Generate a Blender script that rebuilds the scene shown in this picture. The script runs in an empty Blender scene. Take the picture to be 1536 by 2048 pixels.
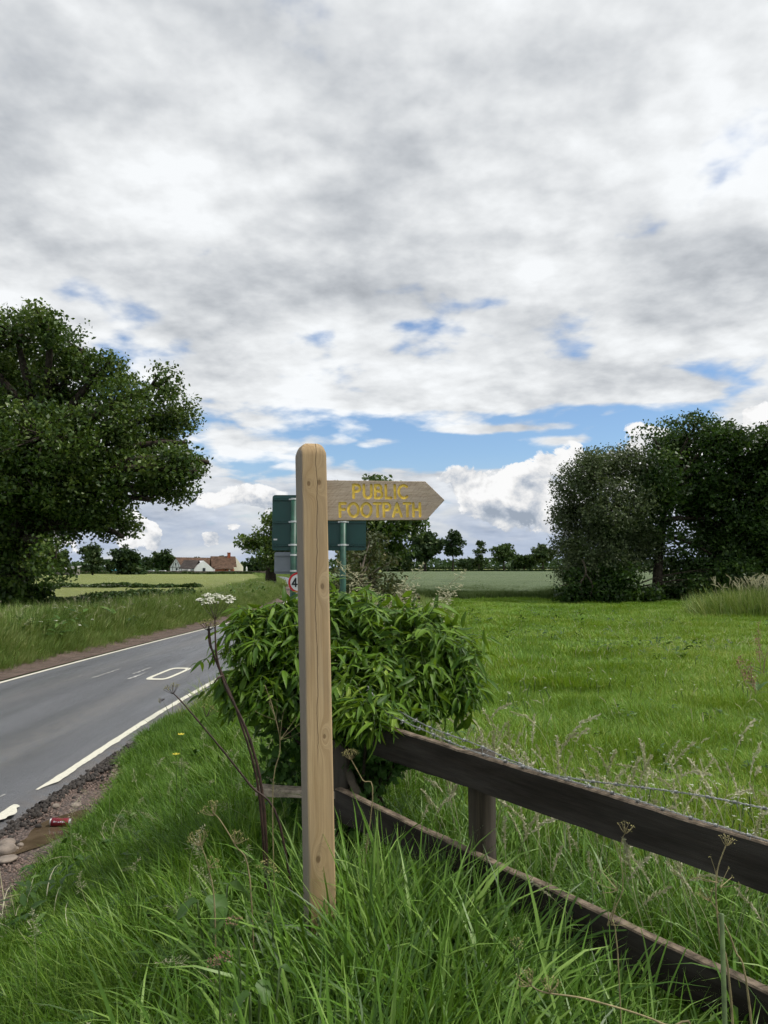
import bpy, bmesh, math, random
import numpy as np
from mathutils import Vector, Matrix, Euler
R = math.radians
random.seed(7); RNG = np.random.default_rng(7)
SC = bpy.context.scene
COL = SC.collection

# ------------------------------------------------------------------ camera
EYE = 2.0; FPX = 1520.0; PITCH = R(4.36)
cam_d = bpy.data.cameras.new('camera'); cam = bpy.data.objects.new('camera', cam_d); COL.objects.link(cam)
cam_d.sensor_fit = 'VERTICAL'; cam_d.sensor_height = 36; cam_d.sensor_width = 27
cam_d.lens = FPX/2048*36; cam_d.clip_start = 0.05; cam_d.clip_end = 6000
cam.location = (0, 0, EYE); cam.rotation_euler = (R(90)+PITCH, 0, 0)
SC.camera = cam
# ------------------------------------------------------------------ render settings
SC.view_settings.view_transform = 'Standard'; SC.view_settings.look = 'None'
SC.view_settings.exposure = 0.0; SC.view_settings.gamma = 1.0; SC.view_settings.use_curve_mapping = False
cy = SC.cycles
cy.use_denoising = True
try: cy.denoiser = 'OPENIMAGEDENOISE'
except Exception: pass
cy.max_bounces = 5; cy.diffuse_bounces = 2; cy.glossy_bounces = 2; cy.transmission_bounces = 3; cy.transparent_max_bounces = 4
cy.use_adaptive_sampling = True; cy.adaptive_threshold = .025; cy.adaptive_min_samples = 12
cy.caustics_reflective = False; cy.caustics_refractive = False
# ------------------------------------------------------------------ sun (veiled by cloud, high on the right)
SUN_AZ, SUN_EL = R(92), R(56)
sd = bpy.data.lights.new('sun', 'SUN'); sd.energy = 3.6; sd.angle = R(10); sd.color = (1, .95, .87)
sun = bpy.data.objects.new('sun', sd); COL.objects.link(sun)
sv = Vector((math.sin(SUN_AZ)*math.cos(SUN_EL), math.cos(SUN_AZ)*math.cos(SUN_EL), math.sin(SUN_EL)))
sun.rotation_euler = sv.to_track_quat('Z', 'Y').to_euler(); sun.location = (0, 0, 40)

# ------------------------------------------------------------------ node helper
class S:
    """a socket with arithmetic"""
    def __init__(s, nt, sock): s.nt, s.k = nt, sock
    def _op(s, op, *a, swap=False):
        n = s.nt.nodes.new('ShaderNodeMath'); n.operation = op
        args = [s]+list(a)
        if swap: args = args[::-1]
        for i, q in enumerate(args):
            if isinstance(q, S): s.nt.links.new(q.k, n.inputs[i])
            else: n.inputs[i].default_value = q
        return S(s.nt, n.outputs[0])
    def __add__(s, o): return s._op('ADD', o)
    __radd__ = __add__
    def __sub__(s, o): return s._op('SUBTRACT', o)
    def __rsub__(s, o): return s._op('SUBTRACT', o, swap=True)
    def __mul__(s, o): return s._op('MULTIPLY', o)
    __rmul__ = __mul__
    def __truediv__(s, o): return s._op('DIVIDE', o)
    def f(s, op, *a): return s._op(op, *a)
    def step(s, lo, hi, a=0., b=1.):
        n = s.nt.nodes.new('ShaderNodeMapRange'); n.interpolation_type = 'SMOOTHSTEP'
        s.nt.links.new(s.k, n.inputs['Value'])
        for nm, q in (('From Min', lo), ('From Max', hi), ('To Min', a), ('To Max', b)):
            if isinstance(q, S): s.nt.links.new(q.k, n.inputs[nm])
            else: n.inputs[nm].default_value = q
        return S(s.nt, n.outputs[0])
def xyz(nt, x, y, z=0.):
    n = nt.nodes.new('ShaderNodeCombineXYZ')
    for i, q in enumerate((x, y, z)):
        if isinstance(q, S): nt.links.new(q.k, n.inputs[i])
        else: n.inputs[i].default_value = q
    return S(nt, n.outputs[0])
def sep(nt, v):
    n = nt.nodes.new('ShaderNodeSeparateXYZ'); nt.links.new(v.k, n.inputs[0])
    return [S(nt, o) for o in n.outputs]
def noise(nt, vec, scale=1., detail=6., rough=.55, dist=0., lac=2.0, dims='3D', w=None):
    n = nt.nodes.new('ShaderNodeTexNoise'); n.noise_dimensions = dims
    if vec is not None: nt.links.new(vec.k, n.inputs['Vector'])
    n.inputs['Scale'].default_value = scale; n.inputs['Detail'].default_value = detail
    n.inputs['Roughness'].default_value = rough; n.inputs['Distortion'].default_value = dist
    n.inputs['Lacunarity'].default_value = lac
    return S(nt, n.outputs[0])
def mixc(nt, fac, a, b):
    n = nt.nodes.new('ShaderNodeMix'); n.data_type = 'RGBA'
    if isinstance(fac, S): nt.links.new(fac.k, n.inputs[0])
    else: n.inputs[0].default_value = fac
    for i, q in ((6, a), (7, b)):
        if isinstance(q, S): nt.links.new(q.k, n.inputs[i])
        else: n.inputs[i].default_value = (*q[:3], 1)
    return S(nt, n.outputs[2])

# ------------------------------------------------------------------ sky: clear sky with a broken cloud deck
def pix_dir(px, py):
    u = (px-768)/FPX; v = (1024-py)/FPX
    c, s_ = math.cos(PITCH), math.sin(PITCH)
    d = Vector((u, c-v*s_, s_+v*c)).normalized()
    return math.atan2(d.x, d.y), math.asin(d.z)
def make_world():
    w = bpy.data.worlds.new('World'); SC.world = w; w.use_nodes = True
    nt = w.node_tree; nt.nodes.clear()
    out = nt.nodes.new('ShaderNodeOutputWorld'); bg = nt.nodes.new('ShaderNodeBackground')
    sky = nt.nodes.new('ShaderNodeTexSky'); sky.sky_type = 'NISHITA'; sky.sun_disc = False
    sky.sun_elevation = SUN_EL; sky.sun_rotation = SUN_AZ; sky.air_density = 1.1; sky.dust_density = .35; sky.ozone_density = 2.4
    STR = .1
    tc = nt.nodes.new('ShaderNodeTexCoord'); D = S(nt, tc.outputs['Generated'])
    dx, dy, dz = sep(nt, D)
    az = dx.f('ARCTAN2', dy); el = dz.f('ARCSINE'); dzp = dz.f('MAXIMUM', 0.)
    q = (dzp+.20).f('POWER', -1.)
    qx, qy = dx*q, dy*q
    Q = xyz(nt, qx, qy, 3.7)
    AE = xyz(nt, az, el, 0.)
    def bumps(lst):
        tot = None
        for px, py, sx, sy, a in lst:
            a0, e0 = pix_dir(px, py)
            m = nt.nodes.new('ShaderNodeVectorMath'); m.operation = 'MULTIPLY_ADD'; nt.links.new(AE.k, m.inputs[0])
            kx, ky = FPX/sx, FPX/sy
            m.inputs[1].default_value = (kx, ky, 0); m.inputs[2].default_value = (-a0*kx, -e0*ky, 0)
            d = nt.nodes.new('ShaderNodeVectorMath'); d.operation = 'DOT_PRODUCT'
            nt.links.new(m.outputs[0], d.inputs[0]); nt.links.new(m.outputs[0], d.inputs[1])
            p = nt.nodes.new('ShaderNodeMath'); p.operation = 'POWER'; p.inputs[0].default_value = math.exp(-1)
            nt.links.new(d.outputs['Value'], p.inputs[1])
            t = nt.nodes.new('ShaderNodeMath'); t.operation = 'MULTIPLY_ADD'
            nt.links.new(p.outputs[0], t.inputs[0]); t.inputs[1].default_value = a
            if tot is None: t.inputs[2].default_value = 0
            else: nt.links.new(tot.k, t.inputs[2])
            tot = S(nt, t.outputs[0])
        return tot
    # ---- upper deck
    vr = nt.nodes.new('ShaderNodeTexVoronoi'); vr.feature = 'SMOOTH_F1'; vr.inputs['Scale'].default_value = 4.2; vr.inputs['Smoothness'].default_value = .5; vr.inputs['Detail'].default_value = 2.6; vr.inputs['Roughness'].default_value = .5
    wv = nt.nodes.new('ShaderNodeVectorMath'); wv.operation = 'MULTIPLY_ADD'; wn = nt.nodes.new('ShaderNodeTexNoise'); wn.inputs['Scale'].default_value = 3.; wn.inputs['Detail'].default_value = 3.
    nt.links.new(Q.k, wn.inputs['Vector']); nt.links.new(wn.outputs['Color'], wv.inputs[0]); wv.inputs[1].default_value = (.35, .35, .35); nt.links.new(Q.k, wv.inputs[2]); nt.links.new(wv.outputs[0], vr.inputs['Vector'])
    puff = S(nt, vr.outputs['Distance'])
    n0 = noise(nt, Q, 2.4, 6, .55, .0)                        # structure
    n1 = noise(nt, xyz(nt, qx-.02, qy+.05, 3.7), 2.4, 6, .55, .0)
    big = noise(nt, xyz(nt, qx, qy, 11.3), 1.5, 2, .5)
    holes = bumps([(960,900,310,42,.44),(1230,850,130,36,.34),(740,830,200,24,.22),(640,890,100,34,.22),
                   (1000,605,120,18,.19),(830,652,70,16,.17),(280,640,60,30,.17),(330,695,100,30,.20),(225,715,40,60,.20),(515,676,80,20,.17),
                   (640,668,60,18,.15),(1200,480,90,30,.10),(160,580,70,26,.12)])
    fill = bumps([(760,885,150,14,.34),(860,805,260,12,.24),(1120,880,90,11,.34),(1010,858,150,9,.3),(900,915,120,8,.22),(30,390,120,60,.12),(1530,400,90,40,.1)])
    low = el.step(R(2), R(8), .10, .0)
    fine0 = .80-puff*.85
    base = n0+(fine0-.5)*.34-holes+fill+low-.06-el.step(R(12), R(22), .09, 0.)
    cov = base.step(-.04, .16)
    fine = fine0
    grey = bumps([(900,120,330,150,.18),(1250,90,220,110,.13),(1490,560,150,90,.15),(470,520,190,70,.16),(620,170,200,120,.1),(180,240,150,50,.12),
                  (760,400,170,70,.10),(1230,640,160,50,.12),(60,300,120,70,.08),(1500,100,120,120,.12)])
    lite = bumps([(400,350,150,110,.16),(1430,330,130,110,.18),(330,170,110,60,.1),(720,560,220,40,.05),(1150,520,150,70,.10),(640,760,380,50,.12)])
    thick = big*.8+n0*.5-.66+grey-lite
    shade = (.92-thick*.86+(n0-n1)*1.6+(fine-.45)*.30).f('MAXIMUM', .47).f('MINIMUM', .98)
    edge = base.step(.0, .26, .06, 0.)
    shade = shade+edge
    ccol = mixc(nt, shade.step(.38, .9), (.86, .92, 1.0), (.955, .98, 1.0))
    def scale(c, k):
        n = nt.nodes.new('ShaderNodeVectorMath'); n.operation = 'SCALE'; nt.links.new(c.k, n.inputs[0])
        if isinstance(k, S): nt.links.new(k.k, n.inputs['Scale'])
        else: n.inputs['Scale'].default_value = k
        return S(nt, n.outputs[0])
    deck = scale(ccol, shade*(1/STR))
    tint = nt.nodes.new('ShaderNodeVectorMath'); tint.operation = 'MULTIPLY'; nt.links.new(sky.outputs[0], tint.inputs[0]); tint.inputs[1].default_value = (1.05, 1.18, 1.34)
    skyc = S(nt, tint.outputs[0])
    c = mixc(nt, cov, skyc, deck)
    # ---- heaped clouds low over the horizon
    P = xyz(nt, az, el*1.15, .0)
    m0 = noise(nt, P, 14, 7, .58, .2)
    m1 = noise(nt, xyz(nt, az-.010, el*1.15+.018, .0), 14, 6, .58, .2)
    body = bumps([(1000,1000,125,60,.62),(1090,990,60,60,.4),(1230,960,110,80,.75),(1330,930,70,60,.4),(1535,855,45,42,.8),(905,965,40,28,.3),
                  (262,1060,26,34,.62),(308,1075,16,30,.55),(425,1078,24,16,.62),(470,1055,22,16,.45),(500,1000,120,34,.35),(60,1080,90,40,.5)])
    dens = body+(m0-.5)*2.3*body.step(0., .3)
    mc = (dens-.24).step(0., .09)
    relief = (m0-m1)
    msh = (.84+relief*2.1+el.step(R(2.5), R(6.8), -.24, .06)*az.step(0., .08)).f('MAXIMUM', .48).f('MINIMUM', .97)
    mcol = scale(mixc(nt, msh.step(.42, .9), (.70, .82, 1.0), (1., 1., 1.)), msh*(1/STR))
    # veil of thin grey-blue cloud just over the horizon
    st = noise(nt, xyz(nt, az*4.0, el*11, 5.), 2.0, 5, .55, .5)
    veil = el.step(R(1.0), R(9.0), .95, 0.)*(st.step(.2, .65, .45, 1.))
    vcol = scale(mixc(nt, st.step(.35, .68), (.42, .60, .95), (.90, .95, 1.)), (st*.55+.38)*(1/STR))
    c = mixc(nt, veil, c, vcol)
    c = mixc(nt, mc, c, mcol)
    nt.links.new(c.k, bg.inputs['Color']); bg.inputs['Strength'].default_value = STR
    nt.links.new(bg.outputs[0], out.inputs[0])
    w.cycles.sampling_method = 'MANUAL'; w.cycles.sample_map_resolution = 512
make_world()

# ================================================================== helpers
CP, SP = math.cos(PITCH), math.sin(PITCH)
def at(px, py, Y):
    """the point at distance Y ahead of the camera seen at picture position px, py"""
    u = (px-768)/FPX; v = (1024-py)/FPX
    k = Y/(CP-v*SP)
    return Vector((u*k, Y, EYE+(SP+v*CP)*k))
def tag(o, label=None, cat=None, group=None, kind=None):
    if label: o['label'] = label
    if cat: o['category'] = cat
    if group: o['group'] = group
    if kind: o['kind'] = kind
    return o
def empty(name, loc=(0, 0, 0), rz=0.):
    o = bpy.data.objects.new(name, None); COL.objects.link(o)
    o.location = loc; o.rotation_euler = (0, 0, rz); o.empty_display_size = .1
    return o
def mesh_np(name, V, F, mat=None, attrs=None, smooth=False, fmat=None):
    """V (n,3); F (m,k) array or list of index tuples"""
    me = bpy.data.meshes.new(name)
    V = np.asarray(V, dtype=np.float32)
    if isinstance(F, np.ndarray):
        m, k = F.shape
        me.vertices.add(len(V)); me.vertices.foreach_set('co', V.ravel())
        me.loops.add(m*k); me.loops.foreach_set('vertex_index', F.astype(np.int32).ravel())
        me.polygons.add(m); me.polygons.foreach_set('loop_start', np.arange(0, m*k, k, dtype=np.int32))
        try: me.polygons.foreach_set('loop_total', np.full(m, k, dtype=np.int32))
        except Exception: pass
        me.update(calc_edges=True)
    else:
        me.from_pydata([tuple(v) for v in V.tolist()], [], F); me.update()
    if attrs:
        for nm, arr in attrs.items():
            a = me.attributes.new(nm, 'FLOAT', 'POINT'); a.data.foreach_set('value', np.asarray(arr, dtype=np.float32))
    if smooth:
        me.polygons.foreach_set('use_smooth', np.ones(len(me.polygons), dtype=bool))
    for mt in (mat if isinstance(mat, (list, tuple)) else [mat]):
        if mt is not None: me.materials.append(mt)
    if fmat is not None: me.polygons.foreach_set('material_index', np.asarray(fmat, dtype=np.int32))
    return me
def link(name, me, parent=None, loc=None):
    o = bpy.data.objects.new(name, me); COL.objects.link(o)
    if parent is not None: o.parent = parent
    if loc is not None: o.location = loc
    return o
class MB:
    """collects pieces that belong to ONE part"""
    def __init__(s): s.v = []; s.f = []; s.m = []; s.a = []
    def add(s, V, F, mi=0, a=.5):
        b = len(s.v); s.v += [tuple(p) for p in V]; s.f += [tuple(i+b for i in f) for f in F]; s.m += [mi]*len(F)
        s.a += ([a]*len(V) if not hasattr(a, '__len__') else list(a)); return s
    def box(s, c, d, M=None, mi=0):
        V = [Vector((c[0]+x*d[0]/2, c[1]+y*d[1]/2, c[2]+z*d[2]/2)) for x in (-1, 1) for y in (-1, 1) for z in (-1, 1)]
        if M is not None: V = [M @ v for v in V]
        return s.add(V, [(0,1,3,2),(4,6,7,5),(0,4,5,1),(2,3,7,6),(0,2,6,4),(1,5,7,3)], mi)
    def tube(s, pts, rad, n=6, mi=0, cap=True, a=.5):
        pts = [Vector(p) for p in pts]; k = len(pts)
        if not hasattr(rad, '__len__'): rad = [rad]*k
        V = []; F = []; up = None
        for i, p in enumerate(pts):
            t = (pts[min(i+1, k-1)]-pts[max(i-1, 0)]).normalized()
            if up is None: up = t.orthogonal().normalized()
            up = (up-t*up.dot(t)); up = up.normalized() if up.length > 1e-6 else t.orthogonal().normalized()
            w = t.cross(up)
            for j in range(n):
                q = 2*math.pi*j/n; V.append(p+(up*math.cos(q)+w*math.sin(q))*rad[i])
        for i in range(k-1):
            for j in range(n):
                F.append((i*n+j, i*n+(j+1) % n, (i+1)*n+(j+1) % n, (i+1)*n+j))
        if cap: F.append(tuple(range(n))[::-1]); F.append(tuple((k-1)*n+j for j in range(n)))
        return s.add(V, F, mi, a)
    def prism(s, poly, y0, y1, M=None, mi=0):
        """outline in x,z pushed along y"""
        n = len(poly)
        V = [Vector((p[0], y0, p[1])) for p in poly]+[Vector((p[0], y1, p[1])) for p in poly]
        if M is not None: V = [M @ v for v in V]
        F = [tuple(range(n)), tuple(range(2*n-1, n-1, -1))]+[(i, i+n, (i+1) % n+n, (i+1) % n) for i in range(n)]
        return s.add(V, F, mi)
    def build(s, name, mat, parent=None, smooth=False, bevel=0., seg=2):
        me = mesh_np(name, s.v, s.f, mat, {'v': s.a}, smooth, s.m)
        if bevel:
            bm = bmesh.new(); bm.from_mesh(me)
            bmesh.ops.bevel(bm, geom=bm.edges[:], offset=bevel, segments=seg, affect='EDGES', profile=.6, clamp_overlap=True)
            bmesh.ops.recalc_face_normals(bm, faces=bm.faces[:])
            bm.to_mesh(me); bm.free()
        return link(name, me, parent)
def bez(a, b, c, d, n):
    out = []
    for i in range(n+1):
        t = i/n; out.append(a*(1-t)**3+b*3*t*(1-t)**2+c*3*t*t*(1-t)+d*t**3)
    return out
def spline(pts, per=6):
    P = [Vector(p) for p in pts]; out = []
    for i in range(len(P)-1):
        a = P[max(i-1, 0)]; b = P[i]; c = P[i+1]; d = P[min(i+2, len(P)-1)]
        for j in range(per):
            t = j/per
            out.append(.5*((2*b)+(c-a)*t+(2*a-5*b+4*c-d)*t*t+(3*b-a-3*c+d)*t**3))
    out.append(P[-1]); return out

# ================================================================== materials
MAT = {}
def newmat(name):
    m = bpy.data.materials.new(name); m.use_nodes = True; nt = m.node_tree; nt.nodes.clear()
    o = nt.nodes.new('ShaderNodeOutputMaterial'); b = nt.nodes.new('ShaderNodeBsdfPrincipled')
    nt.links.new(b.outputs[0], o.inputs[0]); MAT[name] = m
    return m, nt, b, o
def setc(nt, b, c):
    if isinstance(c, S): nt.links.new(c.k, b.inputs['Base Color'])
    else: b.inputs['Base Color'].default_value = (*c, 1)
def bump(nt, b, h, dist=.01, strength=1.):
    n = nt.nodes.new('ShaderNodeBump'); n.inputs['Distance'].default_value = dist; n.inputs['Strength'].default_value = strength
    nt.links.new(h.k, n.inputs['Height']); nt.links.new(n.outputs[0], b.inputs['Normal'])
def coord(nt, kind='Object'):
    t = nt.nodes.new('ShaderNodeTexCoord'); return S(nt, t.outputs[kind])
def wpos(nt):
    t = nt.nodes.new('ShaderNodeNewGeometry'); return S(nt, t.outputs['Position'])
def attr(nt, nm):
    t = nt.nodes.new('ShaderNodeAttribute'); t.attribute_name = nm; return S(nt, t.outputs['Fac'])
def orand(nt):
    t = nt.nodes.new('ShaderNodeObjectInfo'); return S(nt, t.outputs['Random'])
def simple(name, c, rough=.7, spec=.3, metal=0., var=.25, vs=3., bmp=0., bs=60.):
    m, nt, b, o = newmat(name)
    n = noise(nt, coord(nt), vs, 5, .6)
    c2 = tuple(x*(1-var) for x in c); c1 = tuple(min(1, x*(1+var)) for x in c)
    setc(nt, b, mixc(nt, n.step(.3, .7), c2, c1))
    b.inputs['Roughness'].default_value = rough; b.inputs['Specular IOR Level'].default_value = spec; b.inputs['Metallic'].default_value = metal
    if bmp: bump(nt, b, noise(nt, coord(nt), bs, 4, .6), bmp)
    return m
def leafmat(name, dark, mid, lite, trans=.3, rough=.45, spec=.35, patch=None, byobj=.3):
    """leaf or blade: colour differs leaf by leaf (attribute v), plant by plant and over patches of ground"""
    m, nt, b, o = newmat(name)
    f = attr(nt, 'v')
    if byobj: f = f+(orand(nt)-.5)*byobj
    if patch: f = f+(noise(nt, wpos(nt), patch[0], 3, .55)-.5)*patch[1]
    c = mixc(nt, f.step(.0, .5), dark, mid); c = mixc(nt, f.step(.5, 1.), c, lite)
    setc(nt, b, c); b.inputs['Roughness'].default_value = rough; b.inputs['Specular IOR Level'].default_value = spec
    t = nt.nodes.new('ShaderNodeBsdfTranslucent'); nt.links.new(mixc(nt, .5, c, (lite[0]*1.1, lite[1]*1.2, lite[2]*.5)).k, t.inputs[0])
    mx = nt.nodes.new('ShaderNodeMixShader'); mx.inputs[0].default_value = trans
    nt.links.new(b.outputs[0], mx.inputs[1]); nt.links.new(t.outputs[0], mx.inputs[2]); nt.links.new(mx.outputs[0], o.inputs[0])
    return m
leafmat('grass_tall', (.026,.072,.005), (.086,.185,.017), (.20,.32,.065), .22, .42, .30, (1.2, .9))
leafmat('grass_verge', (.026,.074,.004), (.080,.178,.011), (.18,.29,.042), .22, .46, .26, (.9, 1.0))
leafmat('grass_field', (.072,.170,.009), (.150,.290,.020), (.30,.35,.070), .28, .5, .3, (.22, 1.5))
leafmat('grass_rough', (.050,.110,.018), (.135,.220,.042), (.33,.35,.14), .22, .55, .25, (.5, 1.0))
leafmat('straw', (.26,.25,.14), (.44,.42,.28), (.58,.56,.42), .25, .6, .2)
leafmat('wheat', (.045,.085,.024), (.080,.125,.040), (.13,.165,.07), .2, .6, .2, (.15, .7))
leafmat('oak_leaf', (.018,.044,.007), (.050,.098,.014), (.125,.175,.034), .25, .45, .35)
leafmat('alder_leaf', (.014,.036,.007), (.036,.080,.013), (.090,.145,.030), .22, .5, .3)
leafmat('willow_leaf', (.035,.055,.022), (.075,.105,.042), (.14,.17,.08), .2, .5, .3)
leafmat('far_leaf', (.022,.046,.016), (.038,.070,.022), (.075,.105,.036), .15, .6, .2)
leafmat('scrub_leaf', (.030,.048,.014), (.060,.080,.026), (.13,.12,.055), .2, .55, .25)
leafmat('hedge_leaf', (.026,.056,.014), (.048,.090,.022), (.085,.13,.04), .2, .55, .25)
leafmat('shrub_leaf', (.030,.082,.006), (.105,.205,.016), (.27,.38,.05), .30, .5, .28, byobj=.7)
leafmat('ivy_leaf', (.030,.080,.014), (.065,.140,.028), (.13,.22,.06), .18, .6, .2)
leafmat('weed_leaf', (.025,.062,.010), (.055,.120,.020), (.11,.19,.04), .2, .5, .3)
leafmat('umbel_white', (.45,.46,.38), (.68,.68,.60), (.80,.80,.74), .2, .7, .1)
leafmat('umbel_seed', (.12,.12,.04), (.22,.21,.08), (.34,.31,.14), .2, .7, .1)
leafmat('umbel_red', (.12,.06,.05), (.22,.11,.09), (.30,.17,.13), .2, .7, .1)
simple('stem_dark', (.040,.022,.016), .55, .35, var=.5, vs=25)
simple('stem_green', (.07,.11,.035), .55, .3, var=.4, vs=25)
simple('stem_dry', (.25,.21,.11), .7, .2, var=.35, vs=25)
simple('bark', (.045,.037,.028), .9, .15, var=.5, vs=6, bmp=.03, bs=14)
simple('twig', (.10,.085,.065), .9, .15, var=.4, vs=9)
simple('green_paint', (.010,.060,.052), .42, .45, var=.12, vs=2.5)
simple('green_post', (.020,.075,.050), .45, .4, var=.3, vs=9)
simple('grey_plate', (.20,.225,.25), .5, .4, .1, var=.1, vs=3)
simple('galv', (.34,.36,.38), .5, .5, .8, var=.25, vs=30)
simple('clip', (.60,.62,.62), .45, .5, .2, var=.1)
simple('wire', (.33,.34,.34), .45, .5, .75, var=.35, vs=60)
simple('sign_white', (.72,.72,.72), .5, .4, var=.05)
simple('sign_red', (.50,.018,.022), .5, .4, var=.08)
simple('sign_black', (.015,.015,.017), .5, .4, var=.05)
simple('yellow_paint', (.84,.64,.13), .6, .3, var=.18, vs=40)
simple('can_red', (.17,.010,.020), .35, .5, .3, var=.25, vs=20)
simple('can_metal', (.60,.58,.58), .32, .5, .9, var=.15, vs=20)
simple('white_render', (.74,.75,.76), .9, .2, var=.07, vs=.6)
simple('cream_render', (.72,.68,.56), .9, .2, var=.07, vs=.6)
simple('timber_black', (.030,.028,.028), .8, .2)
simple('glass_dark', (.03,.035,.045), .15, .5, var=.1)
simple('brick', (.30,.095,.055), .9, .15, var=.3, vs=2.2)
simple('roof_tile', (.095,.060,.042), .9, .15, var=.35, vs=1.1)
simple('roof_slate', (.060,.050,.046), .8, .2, var=.3, vs=1.1)
simple('stone_wall', (.19,.155,.125), .95, .15, var=.3, vs=.9)
simple('shed_grey', (.20,.19,.17), .9, .15, var=.2, vs=.5)
simple('shed_roof', (.40,.40,.40), .8, .2, var=.15, vs=.4)
simple('teal_sheet', (.03,.26,.30), .6, .3, var=.15, vs=.5)
simple('car_white', (.74,.75,.77), .3, .5, var=.03)
simple('rubber', (.02,.02,.02), .8, .2)
simple('pebble_tan', (.21,.175,.145), .75, .3, var=.25, vs=12, bmp=.004, bs=40)
simple('rock_grey', (.22,.20,.18), .9, .2, var=.4, vs=8, bmp=.01, bs=30)
simple('gravel_stone', (.17,.125,.105), .85, .25, var=.55, vs=40)
simple('tar_chunk', (.045,.039,.035), .85, .3, var=.5, vs=30)
simple('petal_yellow', (.65,.55,.06), .6, .2, var=.1)
simple('pale_rail', (.30,.255,.20), .95, .15, var=.4, vs=22, bmp=.004, bs=60)
simple('rail_top', (.145,.115,.085), .95, .15, var=.55, vs=22, bmp=.004, bs=60)

def wood(name, c0, c1, c2, gs=(38, 38, 1.6), knots=(), crack=None, grey=0., along='z', fibre=1., grey_side=False, diag=False):
    m, nt, b, o = newmat(name)
    P = coord(nt); x, y, z = sep(nt, P)
    if along == 'x': x, y, z = y, z, x
    warp = None
    for (kx, kz, r) in knots:                      # grain swerves round each knot
        u = (x-kx)*(1/r); v = (z-kz)*(.42/r)
        g = (0.-(u*u+v*v)).f('EXPONENT')
        warp = g if warp is None else warp+g
    wx = x*gs[0]
    if warp is not None: wx = wx+warp*2.2
    w0 = noise(nt, xyz(nt, wx, y*gs[1], z*gs[2]), 1., 5, .6, .35)
    w1 = noise(nt, xyz(nt, wx*5., y*gs[1]*5, z*gs[2]*2.), 1., 4, .65)
    big = noise(nt, P, 4., 3, .5)
    c = mixc(nt, w0.step(.3, .7), c0, c1); c = mixc(nt, w1.step(.35, .75)*.55*fibre, c, c2)
    c = mixc(nt, big.step(.4, .75)*.3, c, c0)
    h = w1*.5+w0*.5
    if knots:
        k2 = None
        for (kx, kz, r) in knots:
            u = (x-kx)*(2.3/r); v = (z-kz)*(1.5/r)
            g = (0.-(u*u+v*v)).f('EXPONENT'); k2 = g if k2 is None else k2+g
        rings = (noise(nt, xyz(nt, k2*6., x*20, z*10), 1.2, 3, .6)).step(.35, .6)
        c = mixc(nt, k2.step(.25, .75)*.75, c, (c2[0]*.55, c2[1]*.5, c2[2]*.45)); h = h-k2*.4+rings*.1
    if crack:
        wob = noise(nt, xyz(nt, z*3., 1.7, .3), 1., 5, .6)
        d = (x-crack[0]-(wob-.5)*.05-(z-crack[3])*crack[4]).f('ABSOLUTE')
        env = z.step(crack[1], crack[1]+.12)*(1.-z.step(crack[2]-.05, crack[2]))
        ln = (1.-d.step(.0004, .0018))*env
        c = mixc(nt, ln*.7, c, (.05, .034, .022)); h = h-ln*1.5
    if grey:
        c = mixc(nt, noise(nt, xyz(nt, x*9, y*9, z*1.3), 1., 4, .6).step(.35, .75)*grey, c, (.20, .185, .17))
    if diag:                                       # saw marks across the face
        sm = noise(nt, xyz(nt, (z+y)*16., (z-y)*120., 0.), 1., 4, .6)
        c = mixc(nt, sm.step(.45, .75)*.6, c, (c2[0]*.8, c2[1]*.8, c2[2]*.8)); h = h+sm*.8
    if grey_side:                                    # left side of the post blends to a darker grey
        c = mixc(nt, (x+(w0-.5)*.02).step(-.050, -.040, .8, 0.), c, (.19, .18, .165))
    setc(nt, b, c); b.inputs['Roughness'].default_value = .85; b.inputs['Specular IOR Level'].default_value = .2
    bump(nt, b, h, .0022, .8)
    return m

# ================================================================== terrain
ROAD_Y = np.array([-30,-12,-5,0,4,7,10.5,13.5,19.2,25.3,32,45,67,100,150,220,300,380.])
ROAD_X = np.array([-3.2,-4.2,-4.62,-4.85,-4.97,-5.0,-5.03,-4.95,-4.67,-4.25,-3.85,-4.1,-6.1,-10.5,-18.2,-31,-47,-65.])
def _her(y):
    Y, X = ROAD_Y, ROAD_X
    m = np.gradient(X, Y); y = np.asarray(y, float)
    i = np.clip(np.searchsorted(Y, y)-1, 0, len(Y)-2); h = Y[i+1]-Y[i]; t = np.clip((y-Y[i])/h, 0, 1)
    v = (2*t**3-3*t**2+1)*X[i]+(t**3-2*t**2+t)*h*m[i]+(-2*t**3+3*t**2)*X[i+1]+(t**3-t**2)*h*m[i+1]
    d = ((6*t**2-6*t)*X[i]/h+(3*t**2-4*t+1)*m[i]+(-6*t**2+6*t)*X[i+1]/h+(3*t**2-2*t)*m[i+1])
    return v, d
def road_cx(y): return _her(y)[0]
def side(x, y):
    c, d = _her(y); return (np.asarray(x, float)-c)/np.sqrt(1+d*d)
def sstep(a, b, x):
    t = np.clip((np.asarray(x, float)-a)/(b-a), 0, 1); return t*t*(3-2*t)
def vnoise(x, y, seed=0):
    """cheap smooth value noise"""
    x = np.asarray(x, float); y = np.asarray(y, float)
    xi = np.floor(x).astype(np.int64); yi = np.floor(y).astype(np.int64); xf = x-xi; yf = y-yi
    def h(a, b):
        n = (a*374761393+b*668265263+seed*982451653) & 0x7fffffff
        n = ((n ^ (n >> 13))*1274126177) & 0x7fffffff
        return ((n ^ (n >> 16)) & 0xffff)/65535.
    u = xf*xf*(3-2*xf); v = yf*yf*(3-2*yf)
    return (h(xi, yi)*(1-u)+h(xi+1, yi)*u)*(1-v)+(h(xi, yi+1)*(1-u)+h(xi+1, yi+1)*u)*v
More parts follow.
